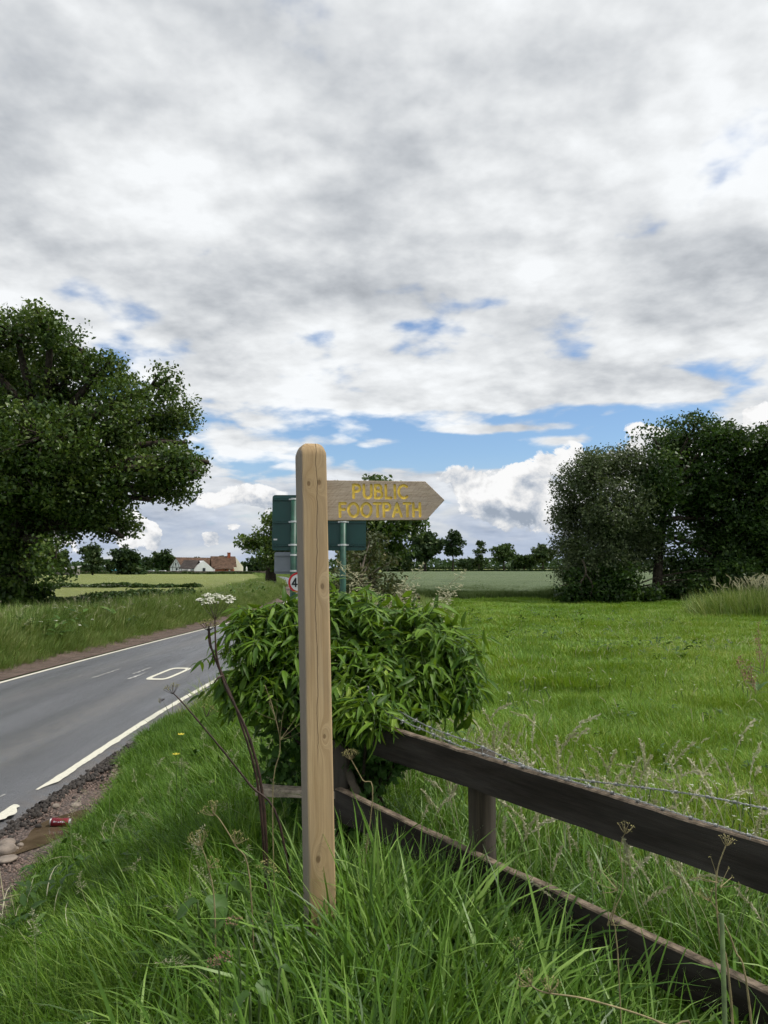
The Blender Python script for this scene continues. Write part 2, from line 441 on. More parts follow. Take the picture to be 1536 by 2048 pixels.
def gravel_edge(y): return np.interp(y, [0, 2.5, 4.2, 5.4, 6.4, 7.4, 9], [3.3, 3.0, 2.78, 2.66, 2.58, 2.42, 2.12])
def ground(x, y):
    x = np.asarray(x, float); y = np.asarray(y, float); s = side(x, y)
    ge = gravel_edge(y)
    zr = .34*sstep(0, 1.7, s-ge)-.16*sstep(7, 40, y)*sstep(2.5, 5, s)
    zl = .30*sstep(2.5, 4.2, -s)-.06*sstep(6, 12, -s)
    z = np.where(s > 0, zr, zl)
    z = z-.06*(1-sstep(1.9, 2.15, np.abs(s)))-.03*np.where(s > 0, (1-sstep(0, .3, s-ge)), (1-sstep(2.4, 2.7, -s)))
    far = sstep(60, 300, y)*.75+sstep(300, 520, y)*1.1
    z = z+far*sstep(-12, 30, x+y*.06)
    bumpy = sstep(2.6, 4., np.abs(s))
    z = z+bumpy*((vnoise(x*1.3, y*1.3, 1)-.5)*.10+(vnoise(x*.25, y*.25, 2)-.5)*.16*sstep(4, 12, y))
    return z
def gz(x, y): return float(ground(x, y))
def axis(neg, pos, h0, k):
    a = [0.]
    while a[-1] < pos: a.append(a[-1]+h0*(1+a[-1]*k))
    b = [0.]
    while b[-1] < neg: b.append(b[-1]+h0*(1+b[-1]*k))
    return np.array([-q for q in b[:0:-1]]+a)
def grid_mesh(name, xs, ys, zf, mat, keep=None, attrs=None):
    X, Y = np.meshgrid(xs, ys); Z = zf(X, Y)
    V = np.stack([X.ravel(), Y.ravel(), Z.ravel()], 1)
    nx, ny = len(xs), len(ys)
    i = np.arange(nx-1)[None, :]+np.arange(ny-1)[:, None]*nx
    F = np.stack([i, i+1, i+1+nx, i+nx], -1).reshape(-1, 4)
    if keep is not None:
        C = V[F].mean(1); F = F[keep(C[:, 0], C[:, 1])]
        u, inv = np.unique(F, return_inverse=True); V = V[u]; F = inv.reshape(-1, 4)
    return mesh_np(name, V, F, mat, smooth=True)

def ground_mats():
    m, nt, b, o = newmat('ground')
    P = wpos(nt); n = noise(nt, P, .35, 6, .6); n2 = noise(nt, P, 7., 5, .65)
    c = mixc(nt, n.step(.35, .7), (.060, .125, .014), (.11, .19, .026)); c = mixc(nt, n2.step(.45, .75)*.7, c, (.035, .055, .014))
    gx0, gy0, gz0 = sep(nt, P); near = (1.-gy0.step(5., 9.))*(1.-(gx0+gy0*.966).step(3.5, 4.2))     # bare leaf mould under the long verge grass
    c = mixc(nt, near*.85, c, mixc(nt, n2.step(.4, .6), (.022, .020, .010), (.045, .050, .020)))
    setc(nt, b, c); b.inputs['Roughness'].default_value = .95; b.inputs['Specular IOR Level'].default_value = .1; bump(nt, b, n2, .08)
    m, nt, b, o = newmat('soil')
    P = wpos(nt); n = noise(nt, P, 3., 6, .65); n2 = noise(nt, P, 45., 5, .7)
    c = mixc(nt, n.step(.3, .7), (.060, .040, .030), (.13, .092, .070)); c = mixc(nt, n2.step(.55, .75)*.6, c, (.20, .165, .14))
    setc(nt, b, c); b.inputs['Roughness'].default_value = .9; bump(nt, b, n2+n, .02)
    m, nt, b, o = newmat('asphalt')
    P = wpos(nt); x, y, z = sep(nt, P)
    fine = noise(nt, P, 160., 3, .7); mid = noise(nt, P, 9., 5, .6); lng = noise(nt, xyz(nt, x*2.1, y*.16, 0.), 1., 4, .6)
    s_ = attr(nt, 'v')                              # metres from the road's centre
    def band(c0, w): return (0.-((s_-c0)*(1/w))*((s_-c0)*(1/w))).f('EXPONENT')
    worn = band(.95, .28)*.55+band(-.75, .3)*.4
    c = mixc(nt, lng.step(.3, .7), (.060, .066, .078), (.100, .107, .122))
    c = mixc(nt, worn*mid.step(.3, .6), c, (.15, .142, .132))
    c = mixc(nt, fine.step(.35, .75)*.55, c, (.17, .165, .16)); c = mixc(nt, (1.-fine.step(.3, .5))*.5, c, (.03, .03, .032))
    dusty = s_.f('ABSOLUTE').step(1.7, 2.15)*mid.step(.35, .6)
    c = mixc(nt, dusty*.6, c, (.13, .105, .085))
    setc(nt, b, c)
    damp = noise(nt, xyz(nt, x*1.2, y*.10, 2.), 1., 5, .6)
    rg = damp.step(.42, .66, .58, .30); nt.links.new(rg.k, b.inputs['Roughness']); b.inputs['Specular IOR Level'].default_value = .5
    bump(nt, b, fine+mid*.3, .008, .8)
    m, nt, b, o = newmat('road_paint')
    P = wpos(nt); n = noise(nt, P, 26., 5, .7); n2 = noise(nt, P, 130., 3, .7)
    c = mixc(nt, n.step(.45, .75)*.5, (.60, .585, .49), (.36, .345, .29)); c = mixc(nt, n2.step(.55, .8)*.5, c, (.2, .2, .19))
    setc(nt, b, c); b.inputs['Roughness'].default_value = .7; bump(nt, b, n2, .002)
    m, nt, b, o = newmat('worn_paint')
    P = wpos(nt); n = noise(nt, P, 14., 5, .7)
    setc(nt, b, mixc(nt, n.step(.38, .62), (.14, .14, .14), (.44, .44, .42))); b.inputs['Roughness'].default_value = .7
    m, nt, b, o = newmat('gravel_bed')
    P = wpos(nt); n = noise(nt, P, 2.5, 5, .6)
    v = nt.nodes.new('ShaderNodeTexVoronoi'); nt.links.new(P.k, v.inputs['Vector']); v.inputs['Scale'].default_value = 48
    h = S(nt, v.outputs['Distance']); vc = S(nt, v.outputs['Color']); r0, g0, b0 = sep(nt, vc)
    c = mixc(nt, r0, (.085, .058, .048), (.20, .150, .125)); c = mixc(nt, (1.-n.step(.3, .6))*.5, c, (.055, .04, .034)); c = mixc(nt, h.step(.35, .7)*.8, c, (.03, .022, .019))
    setc(nt, b, c); b.inputs['Roughness'].default_value = .85; bump(nt, b, 0.-h+n*.4, .016)
    m, nt, b, o = newmat('puddle')
    P = wpos(nt); n = noise(nt, P, 6., 4, .6)
    setc(nt, b, mixc(nt, n.step(.3, .7), (.060, .042, .026), (.105, .076, .05))); b.inputs['Roughness'].default_value = .12; b.inputs['Specular IOR Level'].default_value = .35
    m, nt, b, o = newmat('barley')
    P = wpos(nt); x, y, z = sep(nt, P); n = noise(nt, P, .07, 5, .6); n2 = noise(nt, xyz(nt, x*.9, y*2.6, 0.), 1., 6, .7)
    c = mixc(nt, n.step(.3, .7), (.150, .185, .036), (.215, .235, .058)); c = mixc(nt, n2.step(.35, .7)*.6, c, (.11, .15, .030))
    setc(nt, b, c); b.inputs['Roughness'].default_value = .9; bump(nt, b, n2, .4)
    m, nt, b, o = newmat('wheat_top')
    P = wpos(nt); x, y, z = sep(nt, P); n = noise(nt, xyz(nt, x*.03, y*.06, 0.), 1., 5, .6); n2 = noise(nt, xyz(nt, x*1.1, y*2.2, 0.), 1., 6, .7)
    c = mixc(nt, n.step(.3, .7), (.070, .108, .038), (.100, .138, .052)); c = mixc(nt, n2.step(.4, .75)*.6, c, (.052, .084, .029))
    tr = (noise(nt, xyz(nt, y*.22+x*.05, x*.008, 0.), 1., 2, .4)).step(.60, .64); c = mixc(nt, tr*.45, c, (.03, .05, .018))
    setc(nt, b, c); b.inputs['Roughness'].default_value = .9; bump(nt, b, n2, .35)
ground_mats()
tag(link('ground', grid_mesh('ground', axis(900, 900, .16, .11), np.concatenate([np.arange(-8, 0, .5), axis(0, 2600, .13, .085)]), ground, MAT['ground'])), kind='structure')

def ribbon(name, s0, s1, ys, zoff, mat, rag0=0., rag1=0., seed=1, cross=1, zfun=None):
    """a strip running along the road between two offsets from its centre"""
    ys = np.asarray(ys, float); c, d = _her(ys); L = np.sqrt(1+d*d); nx, ny = 1/L, -d/L
    a = np.broadcast_to(s0, ys.shape)+rag0*(vnoise(ys*6, 0*ys+.5, seed)+.6*vnoise(ys*19, 0*ys+.5, seed+3)-.8)
    b = np.broadcast_to(s1, ys.shape)+rag1*(vnoise(ys*6, 0*ys+.5, seed+7)+.6*vnoise(ys*19, 0*ys+.5, seed+9)-.8)
    V = []; at_ = []
    for k in range(cross+1):
        s = a+(b-a)*k/cross
        x = c+nx*s; y = ys+ny*s
        z = (zfun(x, y, s) if zfun else 0*x)+zoff
        V.append(np.stack([x, y, z], 1)); at_.append(s)
    n = len(ys); V = np.concatenate(V); at_ = np.concatenate(at_)
    F = np.concatenate([np.stack([np.arange(n-1)+k*n, np.arange(n-1)+(k+1)*n, np.arange(1, n)+(k+1)*n, np.arange(1, n)+k*n], 1) for k in range(cross)])
    me = mesh_np(name, V, F, mat, {'v': at_}, smooth=True)
    return me
YS = np.concatenate([np.arange(-25, 0, .5), np.arange(0, 14, .04), np.arange(14, 60, .25), np.arange(60, 372, 2.)])
camber = lambda x, y, s: .03*(1-(s/2.1)**2)
def right_edge(y): return np.interp(y, [-30, 3, 5, 6, 7, 8.5, 12, 400], [2.2, 2.15, 2.02, 1.98, 2.0, 2.12, 2.2, 2.2])
road = tag(link('road', ribbon('road', -2.15, right_edge(YS), YS, 0., MAT['asphalt'], .06, .10, 3, 36, lambda x, y, s: camber(x, y, s)-.055*np.where(s > 0, sstep(-.13, .03, s-right_edge(y)), sstep(1.97, 2.09, -s)))), kind='structure')
# soil strip along the far kerb, gravel of the lay-by on the near side
tag(link('soil_strip', ribbon('soil_strip', -2.95, -2.05, YS[(YS > 2) & (YS < 120)], .014, MAT['soil'], .25, 0, 5, 8, lambda x, y, s: np.maximum(ground(x, y), -.02))), kind='structure')
ysg = np.arange(-2, 9.6, .06)
tag(link('gravel_layby', ribbon('gravel_layby', 1.80, gravel_edge(ysg)+.55, ysg, .0, MAT['gravel_bed'], 0, .1, 5, 26,
    lambda x, y, s: ground(x, y)+.012+.03*(vnoise(x*3, y*3, 4)-.5))), kind='structure')
# painted lines
mk = lambda nm, a, b, ys, rg=.008, sd=2: link(nm, ribbon(nm, a, b, ys, .006, MAT['road_paint'], rg, rg, sd, 1, camber), road)
mk('edge_line', -1.90, -1.79, YS[(YS > 4) & (YS < 340)])
tl = np.arange(7.05, 44, .03); w = .092*np.clip((tl-7.0)*3., .35, 1)
link('edge_line', ribbon('edge_line', 1.84, 1.84+w, tl, .006, MAT['road_paint'], .012, .03, 11, 1, camber), road)
tl = np.arange(6.18, 6.62, .02); w = .10*np.sin(np.clip((tl-6.16)/.48, 0, 1)*math.pi)**.5
link('edge_line', ribbon('edge_line', 1.845, 1.85+w, tl, .006, MAT['road_paint'], .03, .07, 12, 1, camber), road)
# the big worn letter on the tarmac
def road_letter():
    y0, y1 = 13.85, 15.55; w = .215; c0 = .62+.19; t = .075
    out = []; inn = []
    N = 48
    for i in range(N):
        q = 2*math.pi*i/N; cx_, sy_ = math.cos(q), math.sin(q)
        e = .42
        ox = math.copysign(abs(cx_)**e, cx_); oy = math.copysign(abs(sy_)**(e*.9), sy_)
        out.append((c0+w*ox, (y0+y1)/2+(y1-y0)/2*oy)); inn.append((c0+(w-t)*ox, (y0+y1)/2+((y1-y0)/2-.17)*oy))
    V = []
    for s, y in out+inn:
        c, d = _her(y); V.append((float(c)+s, y, .03*(1-(s/2.1)**2)+.007))
    F = [(i, (i+1) % N, N+(i+1) % N, N+i) for i in range(N)]
    link('letter_marking', mesh_np('letter_marking', V, F, MAT['road_paint']), road)
road_letter()
for k, (s0, w_, ya, yb) in enumerate([(.30, .05, 13.9, 14.9), (.13, .045, 14.6, 15.6), (-.42, .04, 14.0, 15.3), (-.75, .03, 13.6, 14.4)]):
    yy = np.arange(ya, yb, .05)
    link('worn_marking', ribbon('worn_marking', s0, s0+w_, yy, .006, MAT['worn_paint'], .05, .05, 30+k, 1, camber), road)
yy = np.arange(4.6, 6.9, .05)
link('tar_seam', ribbon('tar_seam', 1.47+(yy-5)*.08, 1.495+(yy-5)*.08, yy, .005, MAT['worn_paint'], .02, .02, 44, 1, camber), road)
# puddle where the edge has broken away
def puddle():
    c = at(112, 1655, 6.05); N = 40; V = [(c.x, c.y, -.006)]
    for i in range(N):
        q = 2*math.pi*i/N; r = 1+.22*math.sin(3*q+1)+.12*math.sin(5*q)
        V.append((c.x+.20*r*math.cos(q)*1.0+.06*math.sin(q), c.y+.50*r*math.sin(q)+.1*math.cos(q), -.006))
    tag(link('puddle', mesh_np('puddle', V, [(0, i+1, (i+1) % N+1) for i in range(N)], MAT['puddle'])), kind='structure')
puddle()
# fields
def left_keep(x, y): return (side(x, y) < -6.2-.6*vnoise(x*.3, y*.3, 3)) & (y > 30+.03*x) & (y < 262)
tag(link('barley_field', grid_mesh('barley_field', np.concatenate([np.arange(-260, -60, 4), np.arange(-60, 0, .8)]), np.concatenate([np.arange(30, 90, .8), np.arange(90, 264, 4)]),
    lambda x, y: ground(x, y)+.34+.05*vnoise(x*1.1, y*1.1, 8), MAT['barley'], left_keep)), kind='structure')
def wheat_keep(x, y): return (side(x, y) > 5.5) & (y > 48.2+.8*vnoise(x*.4, 0*x+3.5, 2)+.01*x) & (y < 288)
tag(link('wheat_field', grid_mesh('wheat_field', np.concatenate([np.arange(-30, 60, .7), np.arange(60, 330, 5)]), np.concatenate([np.arange(45, 90, .5), np.arange(90, 290, 3)]),
    lambda x, y: ground(x, y)+.52+.06*vnoise(x*1.2, y*1.2, 9), MAT['wheat_top'], wheat_keep)), kind='structure')
tag(link('far_field', grid_mesh('far_field', np.arange(-20, 360, 6), np.arange(296, 500, 4), lambda x, y: ground(x, y)+.45, MAT['barley'])), kind='structure')

# ================================================================== plants that cover the ground
def blade(L, w, bend, az, lean, n=5, v=.5, off=(0, 0), twist=0.):
    """one grass blade as a narrow curved ribbon"""
    ts = np.linspace(0, 1, n+1)
    ang = lean+bend*ts**1.5
    dl = L/n
    r = np.concatenate([[0], np.cumsum(np.sin((ang[:-1]+ang[1:])/2)*dl)]); z = np.concatenate([[0], np.cumsum(np.cos((ang[:-1]+ang[1:])/2)*dl)])
    ca, sa = math.cos(az), math.sin(az)
    wd = w*np.clip(1.25*(1-ts**2.2)*(0.55+.9*np.minimum(ts*3, .6)), .04, 1)
    V = []
    for i in range(n+1):
        q = twist*ts[i]; tx, ty = -sa*math.cos(q)-ca*math.sin(q)*.0, ca*math.cos(q)
        hz = math.sin(q)*wd[i]/2
        cx, cy_, cz = off[0]+ca*r[i], off[1]+sa*r[i], z[i]
        V.append((cx-tx*wd[i]/2, cy_-ty*wd[i]/2, cz-hz)); V.append((cx+tx*wd[i]/2, cy_+ty*wd[i]/2, cz+hz))
    F = [(2*i, 2*i+1, 2*i+3, 2*i+2) for i in range(n)]
    return V, F, [v]*len(V)
def clump(rng, n, rad, L, w, bend=(.3, 1.4), lean=(.02, .35), seg=5):
    V = []; F = []; A = []
    for i in range(n):
        rr = rad*math.sqrt(rng.random()); q = rng.random()*6.283
        l = L[0]+(L[1]-L[0])*rng.random()**1.3
        az = q+rng.normal()*.9
        v, f, a = blade(l, w[0]+(w[1]-w[0])*rng.random(), bend[0]+(bend[1]-bend[0])*rng.random(), az, lean[0]+(lean[1]-lean[0])*rng.random(),
                        seg, min(1, max(0, .45+rng.normal()*.30)), (rr*math.cos(q), rr*math.sin(q)), rng.normal()*.7)
        b = len(V); V += v; F += [tuple(k+b for k in g) for g in f]; A += a
    return V, F, A
def seedhead(rng, H, tilt, style='loose', head=.13):
    """a flowering grass stalk with its drooping head"""
    mb = MB(); pts = []; x = 0; z = 0; ang = .03
    n = 9
    for i in range(n+1):
        t = i/n; pts.append(Vector((x, 0, z))); a = ang+tilt*t**3; x += math.sin(a)*H/n; z += math.cos(a)*H/n
    mb.tube(pts, [.0014*(1-.5*i/n) for i in range(n+1)], 3, cap=False, a=.45)
    m = 64 if style == 'tight' else 34
    for i in range(m):
        t = 1-head/H*(i+.5)/m*1.0; f = t*n; k = min(int(f), n-1); p = pts[k].lerp(pts[k+1], f-k)
        L = (.016 if style == 'tight' else .05*(.35+rng.random()*.65)*(i/m)**.5+.008)
        d = Vector((rng.normal()*.6, rng.normal()*.6, .5 if style == 'tight' else .15+.3*rng.random())).normalized()
        if style == 'tight':
            sg = (pts[k+1]-pts[k]).normalized(); L = .011*math.sin(math.pi*min(1, .15+i/m*.85))+.003; d = (sg*1.2+Vector(rng.normal(size=3))*.5).normalized()
        e = p+d*L+Vector((0, 0, -.25*L)); s = .0050 if style == 'tight' else .0036
        mb.tube([p, e], .0005, 3, cap=False, a=.6)
        for j in range(3 if style == 'loose' else 1):
            c = p.lerp(e, .6+.4*rng.random()); ax = (d+Vector(rng.normal(size=3))*.4).normalized(); o = ax.orthogonal().normalized()*s*.5
            mb.add([c-ax*s*1.6, c+o, c+ax*s*1.6, c-o], [(0, 1, 2, 3)], 0, .5+.5*rng.random())
    return mb
def leafshape(L, w, droop, n=4, fold=.25, v=.5, lobe=0.):
    """a leaf with a folded midrib along +x, drooping to its tip"""
    V = []; F = []
    for i in range(n+1):
        t = i/n; x = L*t; z = -droop*L*t*t
        ww = w*.5*math.sin(math.pi*min(1, (t*.93+.05)))**.8*(1.25-.5*t)
        V += [(x, -ww, z+ww*fold), (x, 0, z), (x, ww, z+ww*fold)]
    for i in range(n):
        b = 3*i; F += [(b, b+1, b+4, b+3), (b+1, b+2, b+5, b+4)]
    return V, F, [v]*len(V)
def herb(rng, n, L, w, H):
    """a low broad-leaved weed"""
    mb = MB()
    for i in range(n):
        az = rng.random()*6.283; v, f, a = leafshape(L*(.6+.6*rng.random()), w*(.7+.5*rng.random()), .25+.3*rng.random(), 3, .2, rng.random())
        h = H*rng.random(); M = Matrix.Translation((0, 0, h)) @ Matrix.Rotation(az, 4, 'Z') @ Matrix.Translation((.02, 0, 0)) @ Matrix.Rotation(-(.2+.7*rng.random()), 4, 'Y')
        mb.add([M @ Vector(q) for q in v], f, 0, a)
    return mb
def flower_head(rng, H, r, nq=26):
    """white umbel on a thin stalk, seen from afar"""
    mb = MB(); mb.tube([(0, 0, 0), (.02, 0, H*.6), (0, 0, H)], .004, 3, cap=False, mi=1)
    for i in range(nq):
        q = rng.random()*6.28; rr = r*math.sqrt(rng.random()); c = Vector((rr*math.cos(q), rr*math.sin(q), H+.02-.25*rr*rr/r)); s = r*.22
        o = Vector((rng.normal()*.3, rng.normal()*.3, 1)).orthogonal().normalized(); w2 = o.cross(Vector((0, 0, 1)))
        mb.add([c-o*s, c-w2*s, c+o*s, c+w2*s], [(0, 1, 2, 3)], 0, rng.random())
    return mb
PROTO = {}
def proto(kind, items, mat):
    c = bpy.data.collections.new('plants_'+kind)
    for k, it in enumerate(items):
        V, F, A, mi = (it.v, it.f, it.a, it.m) if isinstance(it, MB) else (*it, None)
        me = mesh_np(kind, V, F, mat, {'v': A}, True, mi)
        c.objects.link(bpy.data.objects.new('%s_%02d' % (kind, k), me))
    PROTO[kind] = (c, len(items))
_r = np.random.default_rng(3)
proto('tall', [clump(_r, 44, .17, (.30, .68), (.007, .0145), (.3, 1.9), (.03, .32), 7) for _ in range(8)], MAT['grass_tall'])
proto('verge', [clump(_r, 130, .19, (.10, .30), (.003, .0060), (.3, 1.5), (.03, .5), 5) for _ in range(7)], MAT['grass_verge'])
proto('vergeedge', [clump(_r, 34, .09, (.08, .26), (.003, .0060), (.3, 1.5), (.03, .5), 5) for _ in range(5)], MAT['grass_verge'])
proto('field', [clump(_r, 250, .40, (.07, .19), (.0035, .0070), (.3, 1.3), (.05, .55), 3) for _ in range(6)], MAT['grass_field'])
proto('fieldfar', [clump(_r, 260, .95, (.08, .22), (.010, .020), (.3, 1.2), (.05, .5), 2) for _ in range(5)], MAT['grass_field'])
proto('rough', [clump(_r, 150, .55, (.22, .70), (.007, .016), (.2, 1.1), (.02, .35), 3) for _ in range(6)], MAT['grass_rough'])
proto('wheat', [clump(_r, 180, .9, (.40, .68), (.012, .022), (.1, .7), (.0, .2), 2) for _ in range(4)], MAT['wheat'])
proto('broad', [clump(_r, 9, .10, (.45, .80), (.011, .017), (.7, 2.3), (.05, .4), 8) for _ in range(6)], MAT['grass_tall'])
proto('dead', [clump(_r, 22, .16, (.15, .42), (.003, .007), (.9, 2.6), (.2, .9), 6) for _ in range(5)], MAT['straw'])
proto('seed_loose', [seedhead(_r, .62+.25*_r.random(), .9+.6*_r.random(), 'loose', .17) for _ in range(6)], MAT['straw'])
proto('seed_tight', [seedhead(_r, .50+.2*_r.random(), .7+1.1*_r.random(), 'tight', .13) for _ in range(5)], MAT['straw'])
proto('herb', [herb(_r, 9, .07, .035, .16) for _ in range(5)], MAT['weed_leaf'])
proto('clover', [flower_head(_r, .16, .014, 12) for _ in range(2)], [MAT['umbel_white'], MAT['stem_green']])
proto('parsley', [flower_head(_r, .8, .07, 30) for _ in range(3)], [MAT['umbel_white'], MAT['stem_green']])
def stones(rng, n, r0, r1):
    out = []
    for k in range(n):
        bm = bmesh.new(); bmesh.ops.create_icosphere(bm, subdivisions=1, radius=1)
        sx, sy, sz = .7+.6*rng.random(), .7+.6*rng.random(), .4+.4*rng.random()
        for v in bm.verts: v.co = Vector((v.co.x*sx, v.co.y*sy, v.co.z*sz))*(1+.22*rng.normal()*.5)*(r0+r1)/2
        V = [tuple(v.co) for v in bm.verts]; F = [tuple(q.index for q in f.verts) for f in bm.faces]; bm.free()
        out.append((V, F, [rng.random()]*len(V)))
    return out
proto('stone', stones(_r, 6, .010, .020), MAT['gravel_stone'])
proto('tar', stones(_r, 6, .016, .034), MAT['tar_chunk'])

def scatter(name, label, kind, x, y, z, scale, tilt=.12, rng=RNG, zs=None, cat=None):
    n = len(x); coll, k = PROTO[kind]
    me = mesh_np(name, np.stack([x, y, z], 1), np.zeros((0, 3), np.int32))
    e = .15; gx_ = (ground(x+e, y)-ground(x-e, y))/(2*e); gy_ = (ground(x, y+e)-ground(x, y-e))/(2*e)     # lie along the slope
    th = rng.random(n)*6.283
    rot = np.zeros((n, 3), np.float32)
    for i in range(n):
        m = Euler((math.atan(gy_[i])+rng.normal()*tilt, -math.atan(gx_[i])+rng.normal()*tilt, 0)).to_matrix() @ Matrix.Rotation(th[i], 3, 'Z'); rot[i] = m.to_euler()
    sc = np.broadcast_to(scale, (n,)).astype(np.float32); z_ = sc if zs is None else sc*zs
    for nm, arr in (('rot', rot), ('scl', np.stack([sc, sc, z_], 1).astype(np.float32))):
        a = me.attributes.new(nm, 'FLOAT_VECTOR', 'POINT'); a.data.foreach_set('vector', arr.ravel())
    a = me.attributes.new('pick', 'INT', 'POINT'); a.data.foreach_set('value', rng.integers(0, k, n).astype(np.int32))
    o = link(name, me)
    g = bpy.data.node_groups.new('scatter_'+name, 'GeometryNodeTree')
    g.interface.new_socket('Geometry', in_out='INPUT', socket_type='NodeSocketGeometry'); g.interface.new_socket('Geometry', in_out='OUTPUT', socket_type='NodeSocketGeometry')
    gi = g.nodes.new('NodeGroupInput'); go = g.nodes.new('NodeGroupOutput'); ip = g.nodes.new('GeometryNodeInstanceOnPoints'); ci = g.nodes.new('GeometryNodeCollectionInfo')
    ci.inputs['Collection'].default_value = coll; ci.inputs['Separate Children'].default_value = True; ci.inputs['Reset Children'].default_value = True
    def na(nm, ty):
        q = g.nodes.new('GeometryNodeInputNamedAttribute'); q.data_type = ty; q.inputs['Name'].default_value = nm
        return [s for s in q.outputs if s.enabled and s.name == 'Attribute'][0]
    L = g.links.new
    L(gi.outputs[0], ip.inputs['Points']); L(ci.outputs[0], ip.inputs['Instance']); ip.inputs['Pick Instance'].default_value = True
    L(na('pick', 'INT'), ip.inputs['Instance Index']); L(na('rot', 'FLOAT_VECTOR'), ip.inputs['Rotation']); L(na('scl', 'FLOAT_VECTOR'), ip.inputs['Scale'])
    L(ip.outputs[0], go.inputs[0])
    md = o.modifiers.new('scatter', 'NODES'); md.node_group = g
    return tag(o, label, cat, kind='stuff')
def fan(n, y0, y1, px0, px1, power=1., rng=RNG):
    """random ground spots between two distances inside a wedge ahead; power<1 crowds the near end"""
    t = rng.random(n); y = y0+(y1-y0)*t**(1/power) if power >= 1 else y0*(y1/y0)**t
    u = (px0+(px1-px0)*rng.random(n)-768)/FPX
    return u*y, y
# fence line (front face of the rails), used to keep grass heights apart
FX = lambda y: .455-(y-3.26)*.966
def field_side(x, y): return (x-FX(y)) > .05
# --- verge this side of the fence
x, y = RNG.uniform(-3.2, 2.2, 7600), 1.15+RNG.random(7600)**1.25*9.5
s = side(x, y); ge = gravel_edge(y)+.04+.22*vnoise(x*4, y*4, 5); ok = (s > ge+.16) & (~field_side(x, y) | (y > 5)) & (x < np.where(y > 4.6, .4, 9)) & (np.abs(x) < y*.62+.5)
x, y, s = x[ok], y[ok], s[ok]; keep = RNG.random(len(x)) < np.clip(2.6/y+.25, 0, 1); x, y, s = x[keep], y[keep], s[keep]
thin = (RNG.random(len(x)) > .80*sstep(-.9, -.35, x)*(y < 4)); x, y, s = x[thin], y[thin], s[thin]
hs = .62+.55*sstep(0, 1.6, s-gravel_edge(y))*(.6+.8*vnoise(x*1.5, y*1.5, 6))
scatter('verge_grass', 'short bright green grass on the verge between road and signpost', 'verge', x, y, ground(x, y)-.01, hs*RNG.uniform(.8, 1.2, len(x)), .12, cat='grass')
y = 2.2+RNG.random(2600)*8; s = gravel_edge(y)+.02+.24*vnoise(y*5, 0*y+1.5, 5)+.26*RNG.random(2600)**1.5; x = road_cx(y)+s
scatter('edge_grass', 'thin grass creeping over the gravel at the edge of the verge', 'vergeedge', x, y, ground(x, y)-.01, RNG.uniform(.45, .95, 2600), .2, cat='grass')
x, y = RNG.uniform(-1.5, 2.2, 2600), 1.15+RNG.random(2600)*4.4
ok = (~field_side(x+.10, y+.10)) & (np.abs(x) < y*.6+.4) & (x > -.95-.5*(vnoise(x*2, y*2, 31)-.5)+np.clip((y-3)*.1, 0, .3)) & (RNG.random(2600) < .25+.9*sstep(-.75, .1, x)) & (((x+.27)**2+(y-3.02)**2) > .02)
x, y = x[ok], y[ok]; dfen = (FX(y)-x)*.7
scatter('tall_grass', 'tall broad-bladed grass in front of the wooden fence', 'tall', x, y, ground(x, y)-.02, RNG.uniform(.65, 1.1, len(x))*(.78+.32*sstep(-.6, .3, x)-.30*sstep(.35, .9, x))*(.72+.28*sstep(.1, .5, dfen))*(1+.25*np.exp(-((x+.2)/.35)**2)), .10, cat='grass')
x, y = RNG.uniform(-.75, 1.3, 330), RNG.uniform(1.5, 3.6, 330); ok = (~field_side(x+.1, y+.1)) & (np.abs(x) < y*.55) & (((x+.27)**2+(y-3.02)**2) > .012); x, y = x[ok], y[ok]
x = np.concatenate([x, np.array([-.36,-.30,-.22,-.15,-.40,-.19,-.28])]); y = np.concatenate([y, np.array([2.86,2.82,2.80,2.86,2.95,2.70,2.72])])
scatter('broad_grass', 'broad arching grass blades round the foot of the signpost', 'broad', x, y, ground(x, y)-.02, RNG.uniform(.6, .95, len(x)), .1, cat='grass')
n = 420; x = RNG.uniform(-2.4, 1.6, n); y = 1.4+RNG.random(n)*6; ok = (side(x, y) > gravel_edge(y)+.15) & ~field_side(x+.1, y+.1) & (np.abs(x) < .65*y) & (RNG.random(n) < .3+.9*sstep(.4, .7, vnoise(x*1.6, y*1.6, 51))); x, y = x[ok], y[ok]
scatter('dead_thatch', 'bleached dead grass matted among the green verge grass', 'dead', x, y, ground(x, y), RNG.uniform(.5, 1.0, len(x)), .3, cat='grass')
# --- field grass behind the fence
x, y = fan(1350, 2.3, 7.5, 560, 1750, .5); ok = field_side(x-.12, y-.12) & (side(x, y) > 3.5)
x, y = x[ok], y[ok]; d_ = (x-FX(y))*.7
ok = RNG.random(len(x)) < np.clip(1.1-d_*.75, .0, 1); x, y, d_ = x[ok], y[ok], d_[ok]
ex = np.array([.22,.34,.46,.58,.30,.50,.66,.40,.62,.18,.75,.8]); ey = np.array([4.15,4.1,4.0,3.95,4.35,4.25,4.1,4.45,4.35,4.4,4.2,4.0]); x = np.concatenate([x, ex]); y = np.concatenate([y, ey]); d_ = np.concatenate([d_, 0*ex-.4])
scatter('fence_grass', 'tall pale green grass along the field side of the fence', 'tall', x, y, ground(x, y)-.02, RNG.uniform(.6, 1.05, len(x))*np.clip(1.05-d_*.35, .45, 1), .12, cat='grass')
x, y = fan(4200, 2.8, 15, 600, 1750, .5); ok = field_side(x-.25, y-.25) & (side(x, y) > 4); x, y = x[ok], y[ok]
scatter('near_pasture_grass', 'short green pasture grass in the near field', 'field', x, y, ground(x, y)-.01, RNG.uniform(.8, 1.2, len(x))*(.75+.5*vnoise(x*.8, y*.8, 12)), .06, cat='grass')
